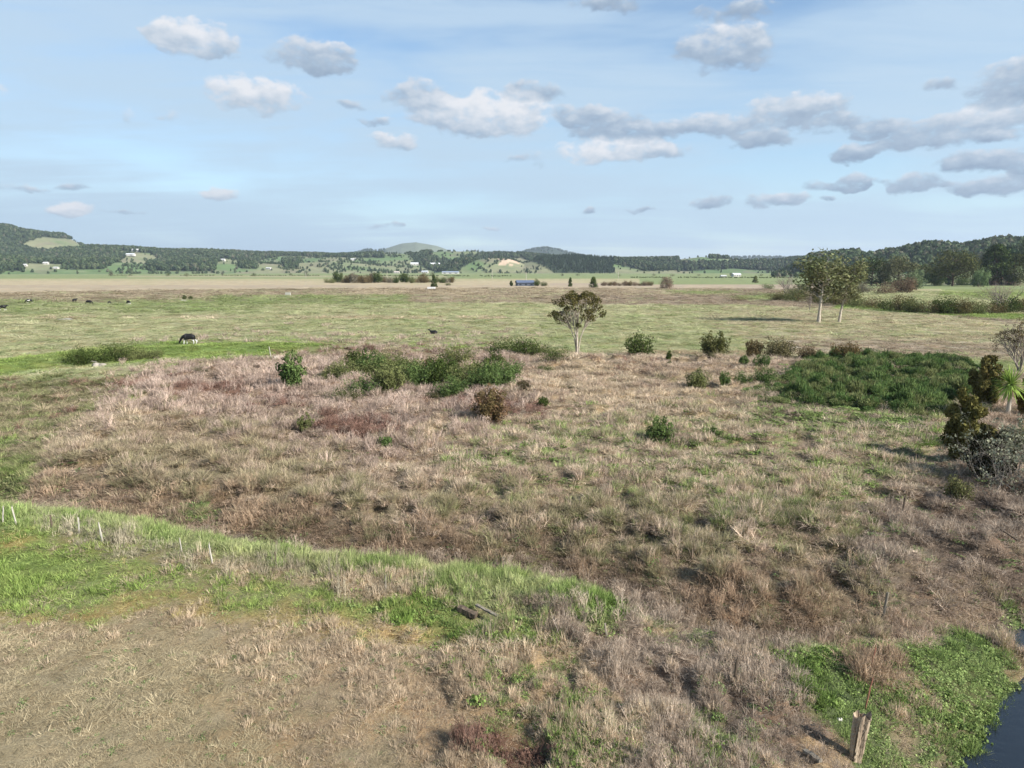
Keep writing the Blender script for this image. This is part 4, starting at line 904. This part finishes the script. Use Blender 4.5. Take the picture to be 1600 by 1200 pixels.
# cabbage tree
def cabbage(px, py, seed, label, hpx, hd):
    p = G(px, py); dep = dep_of(p); Hh = hpx*dep/FPX; t = empty('cabbage_tree', p, 0, label, 'tree'); rs = np.random.RandomState(seed); co = []; fc = []
    tube(co, fc, [Vector((0, 0, -.1)), Vector((.04, 0, Hh*.5)), Vector((.0, 0, Hh))], [.17, .13, .11], 10); wood_obj('trunk', co, fc, t, M_PALE)
    co = []; fc = []; br = []; L = hd*dep/FPX
    for i in range(300):
        a = rs.rand()*6.28; e = math.asin(rs.rand()*1.75-.75); d = Vector((math.cos(a)*math.cos(e), math.sin(a)*math.cos(e), math.sin(e))); s = d.cross(Vector((0, 0, 1))).normalized(); l_ = L*(.7+.4*rs.rand()); v = rs.rand(); k = len(co); o_ = Vector((0, 0, Hh))
        for j, (u, w_) in enumerate(((0, .02), (.35, .035), (.7, .028), (1, .004))):
            q = o_+d*l_*u+Vector((0, 0, -.22*l_*u*u*math.cos(e))); co += [tuple(q-s*w_), tuple(q+s*w_)]; br += [v, v]
        for j in range(3): fc.append((k+2*j, k+2*j+1, k+2*j+3, k+2*j+2))
    c_ = np.array([np.array(S(136,158,78))*(.7+.6*b) for b in br]); fol_obj('leaf_head', (np.array(co), np.array(fc), np.concatenate([c_, np.ones((len(c_), 1))], 1), np.array(br)), t)
    co = []; fc = []
    for i in range(26):
        a = rs.rand()*6.28; o_ = Vector((.1*math.cos(a), .1*math.sin(a), Hh*(.8+.2*rs.rand()))); tube(co, fc, [o_, o_+Vector((.12*math.cos(a), .12*math.sin(a), -.15)), o_+Vector((.16*math.cos(a), .16*math.sin(a), -.5))], [.015, .02, .006], 4)
    wood_obj('dead_leaf_skirt', co, fc, t, simple_mat('dead_leaves', S(196,176,140), S(150,126,96), 5))
cabbage(1574,650,2,'spiky headed cabbage tree with pale trunk at the right edge',50,32)

# gorse thicket: one dense mass
rsg = np.random.RandomState(21)
def gorse(rs):
    co = []; fc = []; br = []
    for i in range(260):
        a = rs.rand()*6.28; r_ = .9*math.sqrt(rs.rand()); h = (1-.55*r_*r_)*(.35+.65*rs.rand()); p = Vector((r_*math.cos(a), r_*math.sin(a), h)); d = Vector((p.x*.5+rs.randn()*.45, p.y*.5+rs.randn()*.45, .7)).normalized(); s = d.orthogonal().normalized(); s.rotate(Matrix.Rotation(rs.rand()*6.28, 3, d)); k = len(co); l_ = .16+.2*rs.rand(); v = rs.rand()
        co += [tuple(p-s*.045), tuple(p+s*.045), tuple(p+s*.02+d*l_), tuple(p-s*.02+d*l_)]; fc.append((k, k+1, k+2, k+3)); br += [v]*4
    return co, fc, br
GP = [proto('gorse_clump', gorse(rsg), MLF) for _ in range(3)]
GPOLY = W([(1184,632),(1196,612),(1230,590),(1262,572),(1250,560),(1300,556),(1400,558),(1500,566),(1540,578),(1530,600),(1516,640),(1470,656),(1430,662),(1400,672),(1360,655),(1300,642),(1230,640)])
n = 9000; xs = [p[0] for p in GPOLY]; ys = [p[1] for p in GPOLY]; X = min(xs)+(max(xs)-min(xs))*rsg.rand(n); Y = min(ys)+(max(ys)-min(ys))*rsg.rand(n)
sd = sdist(X, Y, GPOLY)+(fbm(X, Y, 3, 91, 3)-.5)*6; k = (sd > 0) & (rsg.rand(n) < .42*sstep(fbm(X, Y, 3.0, 95, 3), .25, .5)+.05); X, Y, sd = X[k], Y[k], sd[k]; n = len(X)
hh = (.3+.55*sstep(sd, 0, 2.5)*(.1+1.5*sstep(fbm(X, Y, 1.6, 93, 3), .25, .75)))*(.7+.6*rsg.rand(n)); sx = .4+.35*rsg.rand(n)
gc_ = np.array([S(96,118,68), S(112,130,78), S(128,134,88)])[rsg.randint(0, 3, n)]*(.7+.5*rsg.rand(n))[:, None]; gc_ = gc_*.95
scatter('gorse_thicket', GP, np.stack([X, Y, H(X, Y)-.05], 1), np.stack([rsg.randn(n)*.1, rsg.randn(n)*.1, rsg.rand(n)*6.28], 1), np.stack([sx, sx, hh], 1), rsg.randint(0, 3, n), gc_, MLF, 'dark green spiny gorse thicket on the right of the middle ground', 'gorse')
print('gorse', n)

# ------------------------------------------------------------ cattle
def cow_mesh(pose, nm):
    V = []; E = []; Rr = []
    def v(p, r_, par=None):
        V.append(p); Rr.append(r_); i = len(V)-1
        if par is not None: E.append((par, i))
        return i
    lying = pose == 'lying'; dz = -.62 if lying else 0
    mid = v((0, 0, 1.05+dz), (.36, .40)); ch = v((.45, 0, 1.03+dz), (.30, .38), mid); rp = v((-.5, 0, 1.08+dz), (.33, .36), mid); rr = v((-.82, 0, 1.15+dz), (.22, .22), rp)
    if pose == 'grazing': pts = [((.78, 0, 1.05), .24), ((1.0, 0, .78), .17), ((1.16, 0, .52), .14), ((1.27, 0, .30), .12), ((1.34, 0, .10), .085)]
    elif lying: pts = [((.72, 0, .62), .21), ((.88, .04, .82), .16), ((1.0, .06, .93), .14), ((1.18, .08, .84), .11), ((1.32, .09, .76), .08)]
    else: pts = [((.78, 0, 1.2), .22), ((.98, 0, 1.36), .16), ((1.1, 0, 1.45), .14), ((1.28, 0, 1.33), .11), ((1.42, 0, 1.22), .08)]
    q = ch
    for p, r_ in pts: q = v(p, (r_*.8, r_), q)
    for s in (-1, 1):
        if lying:
            a = v((.5, s*.28, .25), (.12, .12), ch); a = v((.75, s*.30, .12), (.07, .07), a); v((.5, s*.34, .07), (.05, .05), a)
            a = v((-.45, s*.34, .3), (.17, .17), rp); a = v((-.15, s*.42, .14), (.09, .09), a); v((-.45, s*.48, .07), (.05, .05), a)
        else:
            st = .10*s
            a = v((.50, s*.19, .78), (.12, .14), ch); a = v((.50+st, s*.18, .42), (.065, .07), a); a = v((.50+st*1.3, s*.18, .12), (.045, .045), a); v((.55+st*1.3, s*.18, .03), (.06, .06), a)
            a = v((-.62, s*.20, .85), (.15, .19), rp); a = v((-.60+st, s*.21, .62), (.10, .11), a); a = v((-.80+st, s*.20, .42), (.06, .065), a); a = v((-.74+st, s*.20, .12), (.045, .045), a); v((-.70+st, s*.20, .03), (.06, .06), a)
    if not lying: v((-.42, 0, .74), (.13, .15), rp)                        # udder
    me = bpy.data.meshes.new(nm); me.from_pydata(V, E, []); ob = bpy.data.objects.new(nm, me); COL.objects.link(ob)
    ob.modifiers.new('skin', 'SKIN'); sb = ob.modifiers.new('sub', 'SUBSURF'); sb.levels = 2; sb.render_levels = 2
    for i, r_ in enumerate(Rr): me.skin_vertices[0].data[i].radius = r_
    me.skin_vertices[0].data[0].use_root = True
    bpy.context.view_layer.update(); out_ = bpy.data.meshes.new_from_object(ob.evaluated_get(bpy.context.evaluated_depsgraph_get())); bpy.data.objects.remove(ob)
    out_.polygons.foreach_set('use_smooth', np.ones(len(out_.polygons), bool)); head = pts[2:]; return out_, head
def cow_mat(name, bw, seed, legs=.5):
    m, t, out = new_mat(name); tc = t.new('ShaderNodeTexCoord'); sp = t.new('ShaderNodeSeparateXYZ'); t.l.new(tc.outputs['Object'], sp.inputs[0])
    n = t.noise(t.vec('ADD', tc.outputs['Object'], (seed, seed*.7, 0)), 1.5, 2, .4); a = t.smooth(n, bw-.015, bw+.015); b = t.math('MULTIPLY', t.smooth(sp.outputs[2], legs, legs-.06), t.smooth(sp.outputs[0], .98, .9))
    principled(t, out, t.mix(t.math('MAXIMUM', a, b), (.010, .009, .009), (.72, .69, .64)), .6, .3); return m
CM = {p: cow_mesh(p, 'cow_'+p) for p in ('grazing', 'standing', 'lying')}
def cow(px, py, pose, rz, label, mat, scale=1.0):
    p = G(px, py); t = empty('cow', p, R(rz), label, 'cow', 'cattle out on the pasture'); t.scale = (scale,)*3; me, head = CM[pose]; me = me.copy(); me.materials.append(mat); link('body', me, t)
    hp = Vector(head[0][0]); dv = (Vector(head[2][0])-hp).normalized()
    for s in (-1, 1):
        co = []; fc = []; side = Vector((0, s, 0)); a = hp+side*.10; tube(co, fc, [a, a+side*.12+Vector((-.02, 0, .02)), a+side*.22+Vector((-.02, 0, -.02))], [.02, .055, .01], 6); wood_obj('ear', co, fc, t, mat)
    co = []; fc = []; z0 = 1.25 if pose != 'lying' else .6
    tube(co, fc, [Vector((-.98, 0, z0)), Vector((-1.06, 0, z0-.15)), Vector((-1.07, 0, max(.1, z0-.6))), Vector((-1.04, 0, max(.06, z0-.9)))], [.03, .022, .018, .045], 6); wood_obj('tail', co, fc, t, mat)
    return t
cA = cow_mat('black_coat_white_belly', .95, 3.1, .66); cB = cow_mat('black_coat', .95, 5.0, .12); cC = cow_mat('black_and_white_coat', .62, 8.0, .45)
cow(296,538,'grazing',183,'black cow with white belly and legs grazing on the near green bank',cA,1.12)
cow(678,522,'lying',170,'black calf lying alone in the middle of the pasture',cB,.85)
cow(5,485,'standing',15,'black and white cow cut off by the left edge',cC,1.0)
cow(46,474,'grazing',200,'black cow with white rear, second from the left edge',cC,1.0)
cow(117,473,'standing',80,'small looking cow seen end on, third from the left edge',cB,.95)
cow(139,476,'grazing',5,'black cow grazing side on, right of the end on cow',cB,1.0)
cow(171,475,'grazing',70,'smallest dark calf between two black cows',cB,.62)
cow(201,476,'grazing',150,'black cow at the right end of the distant group',cA,.9)

# ------------------------------------------------------------ posts, stump, timber
M_WEATH = simple_mat('weathered_timber', S(200,194,180), S(140,132,118), 9, stretch=(1,1,.15), bstr=.8); M_OLDT = simple_mat('old_dark_timber', S(112,98,82), S(62,54,46), 9, stretch=(1,1,.15), bstr=.8); M_RUST = simple_mat('rusty_steel', S(160,112,92), S(112,74,60), 14)
M_MID = simple_mat('grey_timber', S(150,142,126), S(100,90,78), 9, stretch=(1,1,.15), bstr=.8)
def post(px, py, hpx, lean, rad, mat, label, name='fence_post', cat='fence post', group='old fence posts'):
    p = G(px, py); dep = dep_of(p); Hh = hpx*dep/FPX/math.cos(PITCH+math.atan((py-600)/FPX))+.25; rs = np.random.RandomState(int(px)); co = []; fc = []; n = 7; sd_ = 9
    lx = lean; k0 = 0
    for i in range(n+1):
        u = i/n
        for j in range(sd_):
            a = 6.28*j/sd_; r_ = rad*.62*(1-.18*u)*(1+.22*rs.randn()*.6); co.append((r_*math.cos(a)+lx*Hh*u, r_*math.sin(a)+.02*rs.randn()*.2, Hh*u-.25+(.06*rs.randn() if i == n else 0)))
    for i in range(n):
        for j in range(sd_): fc.append((i*sd_+j, i*sd_+(j+1) % sd_, (i+1)*sd_+(j+1) % sd_, (i+1)*sd_+j))
    me = bpy.data.meshes.new(name); me.from_pydata(co, [], fc+[tuple(range(n*sd_, n*sd_+sd_))]); me.materials.append(mat)
    o = link(name, me, None, p); o.rotation_euler = (0, 0, rs.rand()*.4); return tag(o, label, cat, group)
PO = [(3,818,24,.12,.05,0,'pale post cut by the left edge of the nearer bank'),(27,822,28,-.10,.055,0,'leaning pale post second from the left edge'),(81,826,20,0,.06,1,'dark square post among dead stalks on the left bank'),(124,834,24,.02,.05,0,'upright bleached post right of the dark one'),
 (162,846,28,-.12,.055,0,'bleached post leaning left above the stalks'),(285,862,20,-.08,.04,0,'thin pale stake on the bank midway to the centre'),(333,880,28,-.10,.05,0,'grey post leaning beside pale dead stalks'),(431,884,20,0,.05,1,'short dark post right of the leaning grey one'),
 (515,900,30,.0,.025,0,'very thin pale stake in the green bank'),(603,926,26,.0,.05,0,'grey post swallowed by dry grass'),(618,918,18,-.3,.04,1,'dark tilted post beside the swallowed one'),(857,984,36,.03,.03,1,'dark thin iron stake in brown weeds, front centre'),
 (950,998,20,-.14,.055,0,'short pale broken post right of the iron stake'),(1147,1066,34,.05,.07,1,'old grey post in weeds left of the water weeds'),(1379,966,36,.10,.08,0,'thick grey post above the leafy weeds'),(1410,808,30,.02,.065,1,'dark topped post standing in the right grass'),
 (1446,692,16,0,.03,1,'thin dark stake beside the golden shrub'),(424,560,18,-.12,.09,0,'pale broken stake at the foot of the far green bank'),(886,870,22,.0,.03,1,'thin weathered stake by the ditch, centre') ]
for a, b, c_, d_, e_, mt, lb in PO: post(a, b, c_, d_, e_, M_OLDT if mt else (M_MID if a > 500 else M_WEATH), lb)
post(1350,1108,44,.14,.035,M_RUST,'rusty steel stake leaning right behind the big stump',name='steel_stake',cat='stake',group='rusty stakes')
post(1358,1046,30,.16,.035,M_RUST,'shorter rusty stake in the dark hollow beyond the stump',name='steel_stake',cat='stake',group='rusty stakes')
def stump(px, py):
    p = G(px, py); rs = np.random.RandomState(2); co = []; fc = []; n = 26; sd_ = 40; Hh = 1.36
    gro = rs.rand(12)*6.28
    for i in range(n+1):
        u = i/n
        for j in range(sd_):
            a = 6.28*j/sd_; g_ = sum(math.exp(-((math.atan2(math.sin(a-c), math.cos(a-c)))/.10)**2)*(.5+.5*math.sin(3*u+c*5)) for c in gro)
            r_ = .15+.035*u+.03*math.sin(a*2+u*2)+.02*math.sin(5*a)-.05*g_+.008*rs.randn(); top_ = 0.05*math.sin(a*3+1)+.03*math.sin(a*7) if i == n else 0
            co.append((r_*math.cos(a)*.95+.14*u*Hh*.5, r_*math.sin(a)*.75, Hh*u-.2+top_))
    for i in range(n):
        for j in range(sd_): fc.append((i*sd_+j, i*sd_+(j+1) % sd_, (i+1)*sd_+(j+1) % sd_, (i+1)*sd_+j))
    k = len(co)
    for j in range(sd_): a = 6.28*j/sd_; co.append((.08*math.cos(a)+.07*Hh, .07*math.sin(a), Hh-.55))
    for j in range(sd_): fc.append((n*sd_+j, n*sd_+(j+1) % sd_, k+(j+1) % sd_, k+j))
    co.append((.07*Hh, 0, Hh-.6))
    for j in range(sd_): fc.append((k+j, k+(j+1) % sd_, len(co)-1))
    me = bpy.data.meshes.new('tree_stump'); me.from_pydata(co, [], fc); me.materials.append(simple_mat('grooved_old_wood', S(190,170,144), S(112,96,80), 8, stretch=(1.4,1.4,.12), bstr=1, bdist=.05))
    tag(link('tree_stump', me, None, p), 'tall weathered hollow stump leaning on the bank at the bottom right', 'stump')
stump(1336,1186)
def plank(a, b, wd, th, mat, label, name, cat, lift=.12):
    p, q = G(*a), G(*b); d = q-p; L = d.length; o_ = (p+q)/2+Vector((0, 0, lift)); rs = np.random.RandomState(int(a[0])); co = []; fc = []; n = 8
    for i in range(n+1):
        x_ = -L/2+L*i/n
        for (yy, zz) in ((-wd/2, -th/2), (wd/2, -th/2), (wd/2, th/2), (-wd/2, th/2)): co.append((x_, yy*(1+.15*rs.randn()*.5), zz+.01*rs.randn()))
    for i in range(n):
        for j in range(4): fc.append((i*4+j, i*4+(j+1) % 4, (i+1)*4+(j+1) % 4, (i+1)*4+j))
    me = bpy.data.meshes.new(name); me.from_pydata(co, [], fc+[(3, 2, 1, 0), (n*4, n*4+1, n*4+2, n*4+3)]); me.materials.append(mat); o = link(name, me, None, o_); o.rotation_euler = d.to_track_quat('X', 'Z').to_euler(); tag(o, label, cat)
plank((744,954),(778,976),.10,.05,M_MID,'pale fallen board lying on the green bank, front centre','fallen_board','board',.28)
plank((716,952),(744,968),.20,.16,M_OLDT,'mossy dark log lying left of the fallen board','fallen_log','log',.12)
plank((1256,1178),(1282,1196),.12,.08,M_MID,'pale driftwood on the bare soil below the weeds','driftwood','driftwood',.1)
plank((1562,835),(1590,852),.07,.05,M_OLDT,'dark branch lying on the right bank','fallen_branch','branch',.25)
plank((118,566),(150,560),.16,.12,M_WEATH,'pale driftwood heaped below the far bank shrubs','driftwood','driftwood',.25)
# stones, trough, boxes
def rock(px, py, s, flat, col, label, name='rock', cat='rock', group=None):
    bm = bmesh.new(); bmesh.ops.create_icosphere(bm, subdivisions=3, radius=s); rs = np.random.RandomState(int(px))
    for v_ in bm.verts:
        c_ = v_.co.copy(); k = 1+.28*math.sin(c_.x*4/s+px)+.18*math.cos(c_.y*5/s+py)+.05*rs.randn(); v_.co = Vector((c_.x*k, c_.y*k, c_.z*flat*k))
    me = bpy.data.meshes.new(name); bm.to_mesh(me); bm.free(); me.materials.append(simple_mat('stone', S(*col), tuple(c*.6 for c in S(*col)), 3)); tag(link(name, me, None, G(px, py)), label, cat, group)
rock(287,470,.9,.35,(214,206,192),'pale stone heap left of the two tiny bushes, beyond the near cow',name='stone_heap',cat='stones'); rock(103,499,1.5,.10,(186,178,170),'flat grey slab lying in the left pasture',name='stone_slab',cat='slab')
rock(436,560,.9,.3,(206,192,170),'pale sandy mound by the broken stake at the far bank',name='sand_mound',cat='mound'); rock(155,572,.6,.6,(170,160,146),'grey rubble below the far bank shrubs',name='rubble_heap',cat='rubble')
rock(1312,1124,.055,.7,(226,220,206),'small white stone left of the big stump',name='white_stone',cat='stone')
def boxy(px, py, wpx, hpx, dpt, col, label, name, cat):
    p = G(px, py); dep = dep_of(p); a = wpx*dep/FPX/2; h = hpx*dep/FPX; d = dpt/2; bm = bmesh.new(); bmesh.ops.create_cube(bm, size=1)
    bmesh.ops.scale(bm, vec=(2*a, dpt, h), verts=bm.verts); bmesh.ops.translate(bm, vec=(0, 0, h/2), verts=bm.verts); bmesh.ops.bevel(bm, geom=bm.edges[:], offset=.08*h, segments=2, affect='EDGES')
    top_ = [f_ for f_ in bm.faces if f_.normal.z > .95]; r_ = bmesh.ops.inset_region(bm, faces=top_, thickness=.12*h); bmesh.ops.translate(bm, vec=(0, 0, -.3*h), verts=list({v_ for f_ in top_ for v_ in f_.verts}))
    me = bpy.data.meshes.new(name); bm.to_mesh(me); bm.free(); me.materials.append(simple_mat(name+'_paint', S(*col), tuple(c*.8 for c in S(*col)), 2)); tag(link(name, me, None, p), label, cat)
boxy(450,462,8,5,1.2,(176,172,160),'grey concrete water trough alone on the plain','water_trough','trough'); boxy(674,452,12,3.5,3,(214,214,210),'white low tank beside the little pointed tree','water_tank','tank')

# ------------------------------------------------------------ farm buildings
M_WALL = simple_mat('painted_wall', S(206,202,192), S(184,178,168), 1.5, .7); M_WIN = simple_mat('dark_window', S(50,58,66), S(34,40,46), 2, .2, .5)
def building(px, py, wpx, hpx, depth, roofc, wallm, label, name, rz=0, hill=False, group=None, win=3):
    p = GH(px, py) if hill else base_of(px, py); dep = dep_of(p); a = wpx*dep/FPX/2; h = hpx*dep/FPX*.62; rh = hpx*dep/FPX*.38; d = depth/2
    t = empty(name, p-Vector((0, 0, .6)), R(rz), label, 'building', group); h += .6
    me = bpy.data.meshes.new('wall'); me.from_pydata([(-a,-d,0),(a,-d,0),(a,d,0),(-a,d,0),(-a,-d,h),(a,-d,h),(a,d,h),(-a,d,h),(-a,0,h+rh*.97),(a,0,h+rh*.97)], [], [(0,1,5,4),(1,2,6,9,5),(2,3,7,6),(3,0,4,8,7)]); me.materials.append(wallm); link('wall', me, t)
    o = .5; th = .25; me = bpy.data.meshes.new('roof'); vs = []
    for dz in (0, th): vs += [(-a-o,-d-o,h-rh*o/d+.05+dz),(a+o,-d-o,h-rh*o/d+.05+dz),(a+o,0,h+rh+.05+dz),(-a-o,0,h+rh+.05+dz),(a+o,d+o,h-rh*o/d+.05+dz),(-a-o,d+o,h-rh*o/d+.05+dz)]
    me.from_pydata(vs, [], [(6,7,8,9),(9,8,10,11),(3,2,1,0),(5,4,2,3),(0,1,7,6),(4,5,11,10),(1,2,8,7),(2,4,10,8),(3,0,6,9),(5,3,9,11)]); me.materials.append(simple_mat('roof_iron', S(*roofc), tuple(c*.8 for c in S(*roofc)), 1, .5, .4)); link('roof', me, t)
    for k in range(win):
        wx = -a+(k+.5)*2*a/win; me = bpy.data.meshes.new('window'); bm = bmesh.new(); bmesh.ops.create_cube(bm, size=1); bmesh.ops.scale(bm, vec=(a/win*.8, .08, h*.35), verts=bm.verts); bmesh.ops.translate(bm, vec=(wx, -d-.03, h*.55), verts=bm.verts); bm.to_mesh(me); bm.free(); me.materials.append(M_WIN); link('window', me, t)
    return t
M_BLUE = simple_mat('blue_wall', S(96,102,114), S(78,84,94), 1.5, .6)
building(820,446.5,26,8,10,(98,108,128),M_BLUE,'low farm shed with blue grey roof on the far plain','farm_shed',8)
FB = [(200,426,26,4,14,(222,224,222),0,'long white shed at the foot of the left wooded hills'),(648,426,12,4,10,(226,226,222),5,'white barn, leftmost of the farm group below the green hill'),(664,427,10,4,10,(196,200,204),-8,'small grey roofed barn second in the farm group'),
 (680,426,15,5,12,(228,228,226),4,'tall white barn in the middle of the farm group'),(704,428,26,4,16,(150,160,172),0,'long grey blue shed at the right of the farm group'),(1150,432,12,5,9,(222,222,220),10,'white farmhouse on the plain below the right hills'),
 (1130,433,8,3,7,(206,206,200),0,'tiny pale hut left of the white farmhouse'),(620,427,8,3,9,(210,196,184),0,'small pinkish roofed house left of the farm group')]
for a, b, c_, d_, e_, rc, rz, lb in FB: building(a, b, c_, d_, e_, rc, M_WALL, lb, 'farm_building', rz, group='farm buildings by the far hills')
HB = [(1242,400,14,4,'long white house on the low hilltop right of centre'),(1259,401,12,4,'second white house beside the long one on the hilltop'),(1252,397,8,3,'smaller white house behind the long hilltop house'),(944,401,12,4,'pale house above the dark pine wood'),
 (212,393,10,4,'cream house among trees on the left ridge'),(284,393,8,4,'white house high on the left wooded ridge'),(46,409,8,4,'pale cottage on the far left slope'),(38,416,8,3.5,'small white cottage low on the far left slope'),(72,413,7,3.5,'grey roofed cottage on the far left slope'),
 (88,420,7,3,'tiny white house at the foot of the far left slope'),(348,408,8,3.5,'white house in the green paddock below the left ridge'),(552,407,8,3,'white farmhouse left of the green hill'),(420,421,8,3,'white shed low in the middle left paddocks')]
for a, b, c_, d_, lb in HB: building(a, b, c_, d_, 9, (206,204,198), M_WALL, lb, 'hill_house', (a*7) % 30-15, True, 'houses on the hills')
# power poles on the plain
def pole(px, py, hpx, label):
    p = base_of(px, py); dep = dep_of(p); Hh = hpx*dep/FPX; t = empty('power_pole', p, 0, label, 'power pole', 'power poles on the plain'); co = []; fc = []; tube(co, fc, [Vector((0,0,-.2)), Vector((0,0,Hh))], [.28, .2], 8); wood_obj('pole', co, fc, t, M_WEATH); co = []; fc = []; tube(co, fc, [Vector((-1.3,0,Hh-.7)), Vector((1.3,0,Hh-.7))], [.1, .1], 4); wood_obj('crossarm', co, fc, t, M_OLDT)
for a, b, c_, lb in ((822,441,16,'power pole rising behind the blue roofed shed'),(769,436,14,'pale power pole on the plain below the quarry face'),(605,436,12,'power pole above the distant scrub row'),(478,434,10,'thin pole left of the scrub row'),(966,436,12,'power pole on the plain right of the pine wood')): pole(a, b, c_, lb)
# ------------------------------------------------------------ air
bm = bmesh.new(); bmesh.ops.create_cube(bm, size=1); bmesh.ops.scale(bm, vec=(36000, 36000, 420), verts=bm.verts); bmesh.ops.translate(bm, vec=(0, 0, 210-6), verts=bm.verts)
me = bpy.data.meshes.new('haze'); bm.to_mesh(me); bm.free(); m, t, out = new_mat('air'); v = t.new('ShaderNodeVolumePrincipled')
v.inputs['Color'].default_value = (0.78, 0.88, 1.0, 1); v.inputs['Density'].default_value = 6.5e-5; v.inputs['Anisotropy'].default_value = 0.2
t.l.new(v.outputs[0], out.inputs['Volume']); me.materials.append(m); tag(link('haze', me), 'thin pale blue distance haze', 'haze', kind='stuff')
